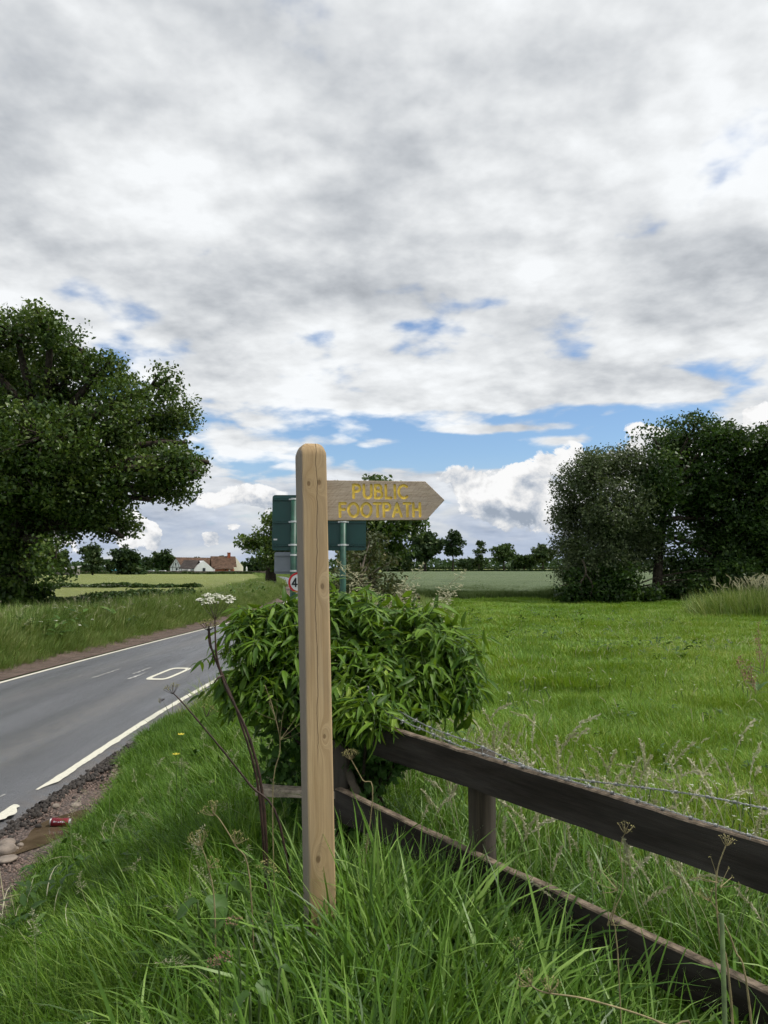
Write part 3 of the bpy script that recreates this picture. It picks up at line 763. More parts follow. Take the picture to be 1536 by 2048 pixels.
x, y = fan(5200, 11, 47.5, 740, 1700, .5); ok = (side(x, y) > 3.9); x, y = x[ok], y[ok]
scatter('far_pasture_grass', 'short green pasture grass stretching to the wheat field', 'fieldfar', x, y, ground(x, y)-.02, RNG.uniform(.7, 1.0, len(x)), .04, zs=(.45+.8*vnoise(x*.4, y*.4, 13))*np.clip(.75+y*.012, .8, 1.3), cat='grass')
# --- rough verge on the far side of the road and along the hedge beyond the sign
n = 4600; y = 6*(95/6)**RNG.random(n); s = -2.75-RNG.random(n)**.9*3.8; x = road_cx(y)+s
hh = .45+.75*sstep(2.6, 4.4, -s); ok = RNG.random(n) < .35+.65*sstep(2.5, 3.1, -s+.5*vnoise(x*2, y*2, 3)); x, y, hh = x[ok], y[ok], hh[ok]
scatter('far_verge_grass', 'rough long grass on the bank across the road', 'rough', x, y, ground(x, y)-.03, hh*RNG.uniform(.6, 1.1, len(x)), .12, cat='grass')
n = 1700; y = 9.5*(110/9.5)**RNG.random(n); s = 2.55+RNG.random(n)**.8*3.6; x = road_cx(y)+s
scatter('near_verge_grass', 'rough grass beside the road beyond the green sign', 'rough', x, y, ground(x, y)-.03, RNG.uniform(.5, 1.0, n)*np.clip(y/14, .45, 1), .12, cat='grass')
n = 1000; y = 90*(340/90)**RNG.random(n); s = np.where(RNG.random(n) < .6, -2.6-3*RNG.random(n), 2.4+3*RNG.random(n)); x = road_cx(y)+s
scatter('distant_verge_grass', 'long grass beside the distant bend of the road', 'rough', x, y, ground(x, y)-.03, RNG.uniform(.9, 1.6, n), .1, cat='grass')
# --- wheat standing at the near edge of its field
x = RNG.uniform(-4, 40, 2600); y = 46.3+.8*vnoise(x*.4, 0*x+3.5, 2)+RNG.random(2600)**2*14; ok = (side(x, y) > 5.2) & ~((np.abs(x-(at(908, 1200, 47).x)) < .9) & (y < 47.3)); x, y = x[ok], y[ok]
scatter('standing_wheat', 'grey-green wheat standing at the edge of its field', 'wheat', x, y, ground(x, y), RNG.uniform(.85, 1.1, len(x)), .05, cat='wheat')
# --- flowering grasses, weeds, clover, cow parsley
x, y = fan(300, 2.75, 5.5, 820, 1700, .5); ok = field_side(x, y) & ((x-FX(y)) < 2.2); x, y = x[ok], y[ok]
scatter('flowering_grass', 'pale flowering grass heads nodding behind the barbed wire', 'seed_tight', x, y, ground(x, y), RNG.uniform(.9, 1.4, len(x)), .2, cat='grass')
y = RNG.uniform(5.0, 7.0, 70); x = (RNG.uniform(690, 850, 70)-768)/FPX*y
scatter('arching_grass', 'tall arching grass plumes behind the leafy shrub', 'seed_loose', x, y, ground(x, y), RNG.uniform(1.5, 2.35, len(x)), .10, cat='grass')
n = 90; x = RNG.uniform(-2.6, .3, n); y = RNG.uniform(2.2, 7, n); ok = side(x, y) > gravel_edge(y)+.2; x, y = x[ok], y[ok]
scatter('verge_flowering_grass', 'thin flowering grass stalks among the verge grass', 'seed_loose', x, y, ground(x, y), RNG.uniform(.5, .8, len(x)), .2, cat='grass')
n = 1500; x = RNG.uniform(-2.4, 4, n); y = RNG.uniform(1.5, 9, n); ok = (~field_side(x, y) | (RNG.random(n) < .25)) & (side(x, y) > gravel_edge(y)+.1) & (RNG.random(n) < .3+sstep(.45, .75, vnoise(x*1.1, y*1.1, 21))) & (np.abs(x) < .7*y); x, y = x[ok], y[ok]
scatter('low_weeds', 'small broad-leaved weeds growing through the grass', 'herb', x, y, ground(x, y)+.02, RNG.uniform(.6, 1.3, len(x)), .25, cat='weeds')
n = 200; x = RNG.uniform(-1.1, .2, n); y = RNG.uniform(2.0, 3.8, n); ok = (side(x, y) > gravel_edge(y)+.5) & (np.abs(x) < .55*y) & (RNG.random(n) < .2+sstep(.4, .65, vnoise(x*1.8, y*1.8, 61))); x, y = x[ok], y[ok]
scatter('verge_weeds', 'dark broad-leaved weeds among the grass left of the signpost', 'herb', x, y, ground(x, y)+.06, RNG.uniform(.6, 1.15, len(x)), .35, cat='weeds')
x, y = fan(1500, 4.5, 30, 800, 1650, .5); ok = field_side(x-.3, y-.3) & (RNG.random(1500) < .15+sstep(.45, .7, vnoise(x*.5, y*.5, 41))); x, y = x[ok], y[ok]
scatter('pasture_seed_heads', 'thin buff seed heads scattered over the pasture', 'seed_tight', x, y, ground(x, y), RNG.uniform(.45, .8, len(x)), .15, cat='grass')
x, y = fan(900, 5, 34, 800, 1650, .5); ok = (RNG.random(900) < sstep(.5, .75, vnoise(x*.45, y*.3, 43))); x, y = x[ok], y[ok]
scatter('pasture_weeds', 'dark green weed patches in the pasture', 'herb', x, y, ground(x, y)+.02, RNG.uniform(.9, 1.9, len(x)), .25, cat='weeds')
x, y = fan(900, 4.2, 22, 880, 1650, .5); ok = field_side(x, y) & (RNG.random(900) < sstep(.42, .62, vnoise(x*.7, y*.7, 22))); x, y = x[ok], y[ok]
scatter('white_clover', 'tiny white clover flowers dotted over the pasture', 'clover', x, y, ground(x, y), RNG.uniform(.9, 1.4, len(x)), .1, cat='clover')
n = 200; y = 14*(100/14)**RNG.random(n); x = road_cx(y)-3.2-RNG.random(n)*3.0; ok = RNG.random(n) < sstep(.4, .7, vnoise(x*.5, y*.3, 24)); x, y = x[ok], y[ok]
scatter('cow_parsley', 'white cow parsley heads along the bank across the road', 'parsley', x, y, ground(x, y), RNG.uniform(.5, .85, len(x)), .1, cat='cow parsley')
n = 700; y = 8*(80/8)**RNG.random(n); x = road_cx(y)-3.3-RNG.random(n)**.7*3.2; ok = RNG.random(n) < sstep(.35, .7, vnoise(x*.6, y*.25, 27)); x, y = x[ok], y[ok]
scatter('bank_nettles', 'dark leafy nettles and weeds on the bank across the road', 'herb', x, y, ground(x, y), RNG.uniform(2.5, 4.5, len(x)), .2, cat='weeds')
n = 260; y = 9*(60/9)**RNG.random(n); x = road_cx(y)-3.2-RNG.random(n)*3
scatter('bank_flowering_grass', 'pale flowering grass tops on the bank across the road', 'seed_loose', x, y, ground(x, y), RNG.uniform(.9, 1.4, n), .15, cat='grass')
# --- gravel and broken tarmac
n = 7000; y = RNG.uniform(3.2, 9.4, n); s = 2.0+RNG.random(n)*(gravel_edge(y)-1.75); x = road_cx(y)+s
ok = (((y-6.05)/.55)**2+((x-at(112, 1655, 6.05).x)/.24)**2) > 1; x, y = x[ok], y[ok]
scatter('loose_gravel', 'reddish brown loose gravel beside the broken road edge', 'stone', x, y, ground(x, y)+.016, RNG.uniform(.35, 1.0, len(x)), .6, cat='gravel')
n = 2100; y = RNG.uniform(5.0, 9.0, n); s = right_edge(y)+RNG.normal(size=n)*.085+.05; x = road_cx(y)+s
scatter('broken_tarmac', 'dark crumbled tarmac along the broken road edge', 'tar', x, y, ground(x, y)+.012+.022*RNG.random(n), .25+1.1*RNG.random(n)**2.2, .8, cat='rubble')

# ================================================================== fingerpost
wood('post_wood', (.40,.275,.145), (.55,.405,.235), (.27,.175,.09), (30, 30, 1.3), knots=((-.022,2.05,.018),(.020,2.055,.020),(.024,1.65,.020),(.020,1.08,.017),(-.014,.63,.024)), crack=(.002,.95,2.25,1.6,.015), grey=.35, grey_side=True)
wood('board_wood', (.39,.315,.235), (.52,.435,.34), (.27,.20,.14), (60, 60, 9), grey=.45, along='x', fibre=1.3, diag=True)
wood('rail_wood', (.016,.0135,.011), (.032,.026,.021), (.008,.007,.005), (60, 60, 5), grey=.20, along='x')
wood('old_post_wood', (.038,.031,.022), (.068,.056,.04), (.02,.017,.013), (40, 40, 2), grey=.3)
def stroke_outline(pts, w, closed=False):
    """left and right offsets of a centre line; round ends when open"""
    P = [Vector((p[0], p[1])) for p in pts]; n = len(P); L = []; Rr = []
    for i in range(n):
        a = P[i-1] if (i > 0 or closed) else P[i]; b = P[(i+1) % n] if (i < n-1 or closed) else P[i]
        t = (b-a).normalized(); nn = Vector((-t.y, t.x)); L.append(P[i]+nn*w/2); Rr.append(P[i]-nn*w/2)
    if closed: return L, Rr
    def cap(c, t):
        a0 = math.atan2(t.y, t.x)
        return [c+Vector((math.cos(a0+q), math.sin(a0+q)))*w/2 for q in (math.pi/2*.6, math.pi/2*.2, -math.pi/2*.2, -math.pi/2*.6)]
    e = cap(P[-1], (P[-1]-P[-2]).normalized()); s0 = cap(P[0], (P[0]-P[1]).normalized())
    return L+e+Rr[::-1]+s0, None
def arc(cx, cy, rx, ry, a0, a1, n=12): return [(cx+rx*math.cos(R(a0+(a1-a0)*i/n)), cy+ry*math.sin(R(a0+(a1-a0)*i/n))) for i in range(n+1)]
GLYPH = {  # strokes on a unit-high letter; (points, closed)
 'P': (.52, [([(0,0),(0,1)],0), ([(0,1)]+arc(.27,.75,.25,.25,90,-90)+[(0,.5)],0)]),
 'U': (.60, [([(0,1)]+arc(.3,.3,.3,.3,180,360)+[(.6,1)],0)]),
 'B': (.55, [([(0,0),(0,1)],0), ([(0,1)]+arc(.27,.77,.22,.23,90,-90)+[(0,.54)],0), ([(0,.54)]+arc(.29,.27,.26,.27,90,-90)+[(0,0)],0)]),
 'L': (.42, [([(0,1),(0,0)],0), ([(0,0),(.42,0)],0)]),
 'I': (.0, [([(0,0),(0,1)],0)]),
 'C': (.62, [(arc(.42,.5,.42,.5,52,308,18),0)]),
 'F': (.44, [([(0,0),(0,1)],0), ([(0,1),(.44,1)],0), ([(0,.54),(.38,.54)],0)]),
 'O': (.78, [(arc(.39,.5,.39,.5,0,360,28)[:-1],1)]),
 'T': (.54, [([(.27,0),(.27,1)],0), ([(0,1),(.54,1)],0)]),
 'A': (.66, [([(0,0),(.33,1)],0), ([(.66,0),(.33,1)],0), ([(.12,.34),(.54,.34)],0)]),
 'H': (.54, [([(0,0),(0,1)],0), ([(.54,0),(.54,1)],0), ([(0,.52),(.54,.52)],0)]),
 '4': (.56, [([(.42,0),(.42,1)],0), ([(.42,1),(0,.28)],0), ([(0,.28),(.58,.28)],0)]),
 '0': (.56, [(arc(.28,.5,.28,.5,0,360,28)[:-1],1)]),
}
def stroke_prism(mb, pts, closed, w, y0, y1):
    L, Rr = stroke_outline(pts, w, closed)
    if not closed: mb.prism([(p.x, p.y) for p in L], y0, y1); return
    n = len(L); V = [(p.x, y, p.y) for y in (y0, y1) for p in L+Rr]; m = 2*n; F = []
    for i in range(n):
        j = (i+1) % n
        F += [(i, j, n+j, n+i), (m+i, m+n+i, m+n+j, m+j), (i, m+i, m+j, j), (n+i, n+j, m+n+j, m+n+i)]
    mb.add(V, F)
def layout(text, x0, x1, z0, h, w):
    """letters of a word fitted between x0 and x1"""
    sx = 1.; ws = [GLYPH[c][0]*h*sx for c in text]; gap = ((x1-x0)-sum(ws))/(len(text)-1); out = []; x = x0
    for c, wd in zip(text, ws):
        out.append((c, [([(x+p[0]*h*sx, z0+p[1]*h) for p in pts], cl) for pts, cl in GLYPH[c][1]])); x += wd+gap
    return out
def fingerpost():
    YP = 3.0; base = Vector((at(645, 1880, YP).x, YP, 0)); base.z = gz(base.x, base.y)-.05
    root = empty('footpath_signpost', base, R(16)); tag(root, 'pale wooden fingerpost with a yellow-lettered pointed board', 'signpost')
    root.rotation_euler = Euler((0, R(-1.55), 0)).to_matrix().to_euler(); root.rotation_euler = (Matrix.Rotation(R(-1.55), 3, 'Y') @ Matrix.Rotation(R(18), 3, 'Z')).to_euler()
    top = at(618, 888, YP).z-base.z
    h = .106; bm = bmesh.new(); s = h/2
    # square shaft with rounded arrises and a domed top
    levels = [(-.0, s)]+[(top*k/14, s) for k in range(1, 14)]+[(top-.052, s)]
    for k in range(1, 8):
        q = k/7*math.pi/2; levels.append((top-.052+.052*math.sin(q), s*(.20+.80*math.cos(q)**.75) if k < 7 else s*.16))
    rings = []
    for z, r in levels:
        ring = []
        for i in range(20):
            q = 2*math.pi*(i+.5)/20; c, sn = math.cos(q), math.sin(q); e = .13 if r > s*.98 else .24
            ring.append(bm.verts.new((r*math.copysign(abs(c)**e, c), r*math.copysign(abs(sn)**e, sn), z)))
        rings.append(ring)
    for a, b in zip(rings[:-1], rings[1:]):
        for i in range(20): bm.faces.new((a[i], a[(i+1) % 20], b[(i+1) % 20], b[i]))
    bm.faces.new(rings[-1]); bm.faces.new(rings[0][::-1]); bmesh.ops.recalc_face_normals(bm, faces=bm.faces[:])
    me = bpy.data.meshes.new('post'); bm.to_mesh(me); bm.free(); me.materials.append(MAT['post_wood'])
    for p in me.polygons: p.use_smooth = True
    me.set_sharp_from_angle(angle=R(38)) if hasattr(me, 'set_sharp_from_angle') else None
    post = link('post', me, root)
    # pointed board let into the post
    zt = top-(at(618, 888, YP).z-at(650, 961, YP).z); zb = zt-.160; x0 = .02; xs = .478; xt = .562; zm = zb+.082
    poly = [(x0, zb), (xs, zb), (xt, zm), (xs, zt), (x0, zt)]
    mb = MB(); mb.prism(poly, -.020, .018)
    board = mb.build('pointed_board', [MAT['board_wood'], MAT['yellow_paint']], root, bevel=.0012, seg=1)
    words = layout('PUBLIC', .168, .392, zb+.0905, .0520, .0085)+layout('FOOTPATH', .110, .450, zb+.0155, .0525, .0085)
    cut = MB()
    for c, st in words:
        for pts, cl in st: stroke_prism(cut, pts, cl, .0116, -.03, -.0135)
    co = cut.build('cutter', [MAT['board_wood'], MAT['yellow_paint']], root)
    co.data.polygons.foreach_set('material_index', np.ones(len(co.data.polygons), np.int32))
    bm = bmesh.new(); bm.from_mesh(co.data); bmesh.ops.recalc_face_normals(bm, faces=bm.faces[:]); bm.to_mesh(co.data); bm.free()
    md = board.modifiers.new('b', 'BOOLEAN'); md.operation = 'DIFFERENCE'; md.solver = 'EXACT'; md.use_self = True; md.object = co
    try: md.material_mode = 'TRANSFER'
    except Exception: pass
    dg = bpy.context.evaluated_depsgraph_get(); nm = bpy.data.meshes.new_from_object(board.evaluated_get(dg))
    board.modifiers.clear(); board.data = nm; bpy.data.objects.remove(co)
    k = 0
    for c, st in words:
        mb = MB()
        for pts, cl in st:
            k += 1; stroke_prism(mb, pts, cl, .0111, -.0142-.00006*(k % 7), -.0130)
        mb.build('letter', MAT['yellow_paint'], board)
fingerpost()

# ================================================================== post and rail fence with barbed wire
def fy(px): return 3.604/((px-768)/FPX+.966)
def rail(mbname, A, B, h, t, parent, seed, lighttop=True):
    rng = np.random.default_rng(seed); L = (B-A).length; n = max(3, int(L/.09))
    d = (B-A).normalized(); nrm = Vector((d.y, -d.x, 0)).normalized()
    if nrm.y > 0: nrm = -nrm                       # towards the camera
    V = []; F = []; M = []
    for i in range(n+1):
        p = A.lerp(B, i/n); j = lambda k: rng.normal()*k
        c = .004
        sec = [(-t, 0), (-t+c, 0+c*.5), (0-c, c*.5), (0, -c), (0, -h), (-t, -h)]
        up = j(.0018); wob = j(.0012)
        for u, v in sec: V.append(p+nrm*(u+wob)+Vector((0, 0, v+(up if v > -h*.5 else j(.002)))))
    for i in range(n):
        for k in range(6):
            a = i*6+k; b = i*6+(k+1) % 6; F.append((a, b, b+6, a+6)); M.append(1 if k in (0, 1, 2) and lighttop else 0)
    F += [tuple(range(6))[::-1], tuple(n*6+k for k in range(6))]; M += [0, 0]
    # put the mesh in its own frame so the grain runs along it
    X = d; Z = Vector((0, 0, 1)); Yv = Z.cross(X).normalized(); Z = X.cross(Yv)
    Mx = Matrix((X, Yv, Z)).transposed().to_4x4(); Mx.translation = A; inv = Mx.inverted()
    me = mesh_np('rail', [inv @ Vector(v) for v in V], F, [MAT['rail_wood'], MAT['rail_top']], None, False, M)
    o = link('rail', me, parent); o.matrix_local = parent.matrix_world.inverted() @ Mx
    return o
def fence():
    c0 = at(690, 1592, fy(690)+.05)
    root = empty('post_and_rail_fence', (c0.x, c0.y, gz(c0.x, c0.y))); tag(root, 'dark weathered two-rail wooden fence with round post, running out of the corner', 'fence')
    bpy.context.view_layer.update()
    def pt(px, py): return at(px, py, fy(px))
    a, b = pt(770, 1455), pt(1536, 1690); d = b-a
    rail('rail', a-d*.05, a+d*1.45, .148, .042, root, 1)
    a, b = pt(700, 1592), pt(1536, 1988); d = b-a
    rail('rail', a-d*.06, a+d*1.45, .150, .042, root, 2)
    # short return to the left of the corner, low rail seen through the stems
    e = at(690, 1585, fy(690)+.12); f = at(510, 1578, 4.22)
    low = rail('rail', f, e, .036, .09, root, 3); low.data.materials[0] = MAT['pale_rail']; low.data.materials[1] = MAT['pale_rail']
    def post(P, r, zt, slope=.0):
        mb = MB(); g = gz(P.x, P.y)-.1; n = 16; pts = [Vector((P.x, P.y, g+(zt-g)*k/8)) for k in range(9)]
        rr = [r*(1+.02*math.sin(k*2.1)) for k in range(9)]
        mb.tube(pts, rr, n); 
        o = mb.build('post', MAT['old_post_wood'], root, True); o.matrix_local = root.matrix_world.inverted()
        for p in o.data.polygons:
            if abs(p.normal.z) > .9: p.use_smooth = False
        return o
    Y = fy(963)+.105; P = at(963, 1500, Y); post(P, .060, at(963, 1503, Y).z)
    P2 = Vector((1.78, 2.09, 0)); post(P2, .06, 1.15)
    P3 = at(678, 1500, fy(678)+.17); post(P3, .06, P3.z+.06)
    return root
fence()
def barb_mesh():
    mb = MB(); r = .0016
    for k in range(2):
        pts = [Vector((-.006+.012*(i/10), .0058*math.cos(i/10*9+k*3), .0058*math.sin(i/10*9+k*3))) for i in range(11)]
        mb.tube(pts, r, 4)
        for e, s in ((pts[0], -1), (pts[-1], 1)):
            d = Vector((.3*s, e.y, e.z)); d = Vector((s*.35, d.y/.0058, d.z/.0058)).normalized(); mb.tube([e, e+d*.017], [r, .0004], 4)
    return mesh_np('barb', mb.v, mb.f, MAT['wire'], {'v': mb.a}, True)
BARB = barb_mesh()
def barbed_wire(path, label, every, seed):
    rng = random.Random(seed); P = spline(path, 40)
    root = empty('barbed_wire', P[-1]); tag(root, label, 'barbed wire', 'strands of barbed wire along the fence'); bpy.context.view_layer.update()
    inv = Matrix.Translation(-P[-1])
    # resample
    Q = [P[0]]; acc = 0; 
    for a, b in zip(P[:-1], P[1:]):
        while (b-Q[-1]).length > .005: Q.append(Q[-1]+(b-Q[-1]).normalized()*.005)
    s = MB()
    for ph in (0, math.pi):
        pts = []
        for i, p in enumerate(Q):
            t = (Q[min(i+1, len(Q)-1)]-Q[max(i-1, 0)]).normalized(); u = t.cross(Vector((0, 0, 1))).normalized(); w = u.cross(t)
            q = i*.005/.042*2*math.pi+ph; pts.append(inv @ (p+u*.0024*math.cos(q)+w*.0024*math.sin(q)))
        s.tube(pts, .0017, 4)
    s.build('wire_strand', MAT['wire'], root, True)
    k = 6; 
    while k < len(Q)-4:
        t = (Q[k+1]-Q[k-1]).normalized(); o = link('barb', BARB, root)
        o.matrix_local = Matrix.Translation(inv @ Q[k]) @ t.to_track_quat('X', 'Z').to_matrix().to_4x4() @ Matrix.Rotation(rng.random()*6.28, 4, 'X')
        k += int(every/.005*(.85+.3*rng.random()))
wp = lambda px, py, dy: at(px, py, fy(px)+dy)
barbed_wire([wp(735,1372,.10), wp(775,1425,.03), wp(860,1466,.02), wp(940,1500,.015), wp(1030,1528,.015), wp(1120,1556,.015), wp(1240,1590,.015), wp(1370,1632,.015), wp(1470,1662,.015), wp(1560,1690,.015), wp(1640,1715,.015)],
            'barbed wire strand lying along the top of the upper rail', .105, 1)
barbed_wire([wp(790,1418,.16), wp(860,1455,.15), wp(955,1490,.14), wp(1020,1520,.14), wp(1100,1548,.13), wp(1180,1562,.16), wp(1270,1573,.2), wp(1400,1591,.25), wp(1536,1618,.3), wp(1640,1640,.3)],
            'barbed wire strand sagging away behind the fence into the field', .11, 2)

# ================================================================== leafy shrub over the fence corner
def one_leaf(L, w, droop, curl):
    V = []; F = []; n = 6
    for i in range(n+1):
        t = i/n; x = L*(t-.08*droop*t*t); z = -droop*L*t**1.8
        ww = w*.5*(math.sin(math.pi*min(1, t*.9+.06))**.75)*(1.2-.55*t) if 0 < i < n else w*.03
        V += [(x, -ww, z+ww*(.35-curl*.4)), (x, -ww*.5, z+ww*.06), (x, 0, z-ww*.08), (x, ww*.5, z+ww*.06), (x, ww, z+ww*(.35-curl*.4))]
    for i in range(n):
        for k in range(4): b = 5*i+k; F.append((b, b+1, b+6, b+5))
    return V, F
def ivy_shape(s):
    out = [(0,0),(.25,.42),(.48,.30),(.62,.62),(.80,.26),(1.15,0),(.80,-.26),(.62,-.62),(.48,-.30),(.25,-.42)]
    V = [(x*s, y*s, abs(y)*s*.18-.12*s*x*x) for x, y in out]+[(.5*s, 0, -.03*s)]
    return V, [(10, i, (i+1) % 10) for i in range(10)]
def leafy_shrub():
    rng = np.random.default_rng(11); Y0 = 4.45
    g = Vector((-.12, 4.35, 0)); g.z = gz(g.x, g.y)
    root = empty('leafy_shrub', g); tag(root, 'dense leafy shrub with drooping pointed leaves behind the wooden post', 'shrub')
    bpy.context.view_layer.update(); inv = Matrix.Translation(-g)
    lobes = [(530,1305,82,-.05,1.),(485,1385,42,-.1,.6),(545,1400,75,-.12,1.),(640,1265,75,.1,1.),(735,1275,92,.1,1.1),(830,1300,88,.05,1.1),(890,1350,72,.0,.9),(860,1390,80,-.08,1.),
             (720,1375,90,-.22,1.2),(790,1350,85,-.12,1.1),(640,1390,80,-.1,.9),(590,1330,80,.0,1.),(908,1380,40,.05,.6),(890,1290,44,.05,.6),(500,1262,34,.0,.35),(520,1250,34,.0,.5),(570,1240,34,.0,.6),(605,1238,32,.05,.4),(690,1220,40,.1,.5),(740,1435,40,-.65,.5),(700,1440,40,-.45,.5),(800,1420,50,-.3,.6),(850,1240,26,.1,.25)]
    shapes = [one_leaf(L, w, d, c) for L, w, d, c in ((.110,.023,.35,.1),(.092,.023,.6,.5),(.120,.026,.5,.3),(.07,.019,.3,.0))]
    meshes = []
    for k, (V, F) in enumerate(shapes):
        m_ = mesh_np('leaf', V, F, MAT['shrub_leaf'], {'v': [.35+.12*k]*len(V)}, True); meshes.append(m_)
    L = []          # (matrix, shape)
    stems = MB()
    root_p = Vector((0, 0, -.05)); k_ = Y0/FPX
    for (px, py, r, dy, wgt) in lobes:
        c = inv @ at(px, py, Y0+dy); r_ = r*k_
        a0 = root_p+Vector((rng.normal()*.06-.05, rng.normal()*.06, .0))
        stems.tube(bez(a0, a0+Vector((rng.normal()*.1, rng.normal()*.1, .45)), c.lerp(Vector((-.05, 0, c.z)), .5)+Vector((0, 0, -.25)), c, 10), [.014-.0009*i for i in range(11)], 6, mi=0)
        for s in range(int(84*wgt)):
            d = Vector(rng.normal(size=3)); d.z = abs(d.z)*.9-.25; d.y -= .25; d.normalize()
            e = c+Vector((d.x*r_*1.05, d.y*r_*1.1, d.z*r_*.95))*(.5+.65*rng.random())
            if rng.random() < .07: e = e+d*r_*.45          # stray shoots
            out = Vector((d.x, d.y, .15)).normalized()
            e2 = e+out*.05+Vector((0, 0, -.045*rng.random()))
            p0 = c.lerp(e, .3); path = bez(p0, p0.lerp(e, .5)+Vector((0, 0, .06)), e+Vector((0, 0, .03)), e2, 6)
            stems.tube(path, [.0032-.0003*i for i in range(7)], 4, mi=1, cap=False)
            nl = 5+int(5*rng.random())
            for q in range(nl):
                t = 1-.75*(q/nl); f = t*6; k = min(int(f), 5); p = path[k].lerp(path[k+1], f-k); tg = (path[k+1]-path[k]).normalized()
                sd = tg.cross(Vector((0, 0, 1))).normalized()*(1 if q % 2 else -1)
                dr = (tg*(.75 if q == 0 else .35)+sd*(.0 if q == 0 else .85)+Vector(rng.normal(size=3))*.25); dr.z = dr.z*.8-.45*rng.random()+.18; dr.normalize()
                up = (Vector((0, 0, 1))+Vector(rng.normal(size=3))*.35); yv = up.cross(dr).normalized(); zv = dr.cross(yv)
                M = Matrix((dr, yv, zv)).transposed().to_4x4(); M.translation = p
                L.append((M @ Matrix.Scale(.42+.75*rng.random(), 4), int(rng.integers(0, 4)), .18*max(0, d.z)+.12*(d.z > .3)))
    stems.build('stem', [MAT['bark'], MAT['stem_green']], root, True)
    # the gnarled old stem low at the corner
    tr = MB(); b0 = inv @ at(742, 1625, 4.05); b1 = inv @ at(700, 1560, 4.1); b2 = inv @ at(676, 1500, 4.15)
    tr.tube(bez(b0+Vector((0, 0, -.2)), b0, b1, b2, 10), [.03-.0012*i+.003*math.sin(i*2) for i in range(11)], 8); tr.build('trunk', MAT['twig'], root, True)
    eye = inv @ Vector((0, 0, EYE))
    order = sorted(range(len(L)), key=lambda i: (L[i][0].translation-eye).length-.25*(L[i][0].to_scale().x))
    # the 300 that show largest are leaves of their own
    vis = [i for i in order if not (585 < 768+FPX*((L[i][0].translation+g).x/(L[i][0].translation+g).y) < 668)]
    top = set(vis[0:600:2])
    for i in top:
        o = link('leaf', meshes[L[i][1]], root); o.matrix_local = L[i][0]
    VV = []; FF = []; AA = []
    arrs = [(np.array(V), np.array(F)) for V, F in shapes]
    n0 = 0
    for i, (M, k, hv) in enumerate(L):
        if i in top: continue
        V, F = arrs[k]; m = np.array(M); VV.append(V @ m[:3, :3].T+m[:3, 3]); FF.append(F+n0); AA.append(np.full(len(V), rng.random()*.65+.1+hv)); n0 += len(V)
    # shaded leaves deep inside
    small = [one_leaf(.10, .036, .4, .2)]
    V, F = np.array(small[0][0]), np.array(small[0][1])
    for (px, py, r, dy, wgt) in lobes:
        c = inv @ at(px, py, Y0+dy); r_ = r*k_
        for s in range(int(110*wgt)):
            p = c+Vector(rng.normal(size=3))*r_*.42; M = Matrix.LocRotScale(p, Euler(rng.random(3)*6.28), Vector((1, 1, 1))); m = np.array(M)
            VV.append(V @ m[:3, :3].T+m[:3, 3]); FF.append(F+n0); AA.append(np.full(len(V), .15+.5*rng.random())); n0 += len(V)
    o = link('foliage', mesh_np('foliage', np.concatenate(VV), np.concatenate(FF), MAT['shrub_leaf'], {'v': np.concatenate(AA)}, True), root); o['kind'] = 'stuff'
    print('shrub leaves', len(L))
    # ivy over its top and dark foot
    iv = empty('ivy', g+Vector((.05, .15, 0))); tag(iv, 'lobed ivy leaves climbing out of the top of the leafy shrub', 'ivy'); bpy.context.view_layer.update()
    gi = Matrix.Translation(-iv.location)
    im = [mesh_np('leaf', *ivy_shape(s), MAT['ivy_leaf'], {'v': [v]*11}) for s, v in ((.05, .5), (.062, .7), (.042, .35))]
    runner = MB(); pts = [gi @ at(px, py, yy) for px, py, yy in ((700,1480,4.5),(690,1400,4.45),(680,1300,4.45),(690,1230,4.45),(720,1200,4.45))]
    runner.tube(spline(pts, 4), .006, 5); runner.build('stem', MAT['bark'], iv, True)
    for k in range(70):
        px = 655+RNG.random()*140; py = 1188+.55*abs(px-690)*RNG.random()+RNG.random()*70
        p = gi @ at(px, py, 4.32+.2*RNG.random()); e = Euler((RNG.normal()*.5-.3, RNG.normal()*.5+.4, RNG.random()*6.28))
        o = link('leaf', im[k % 3], iv); o.matrix_local = Matrix.LocRotScale(p, e, Vector((1, 1, 1))*(.7+.5*RNG.random()))
leafy_shrub()
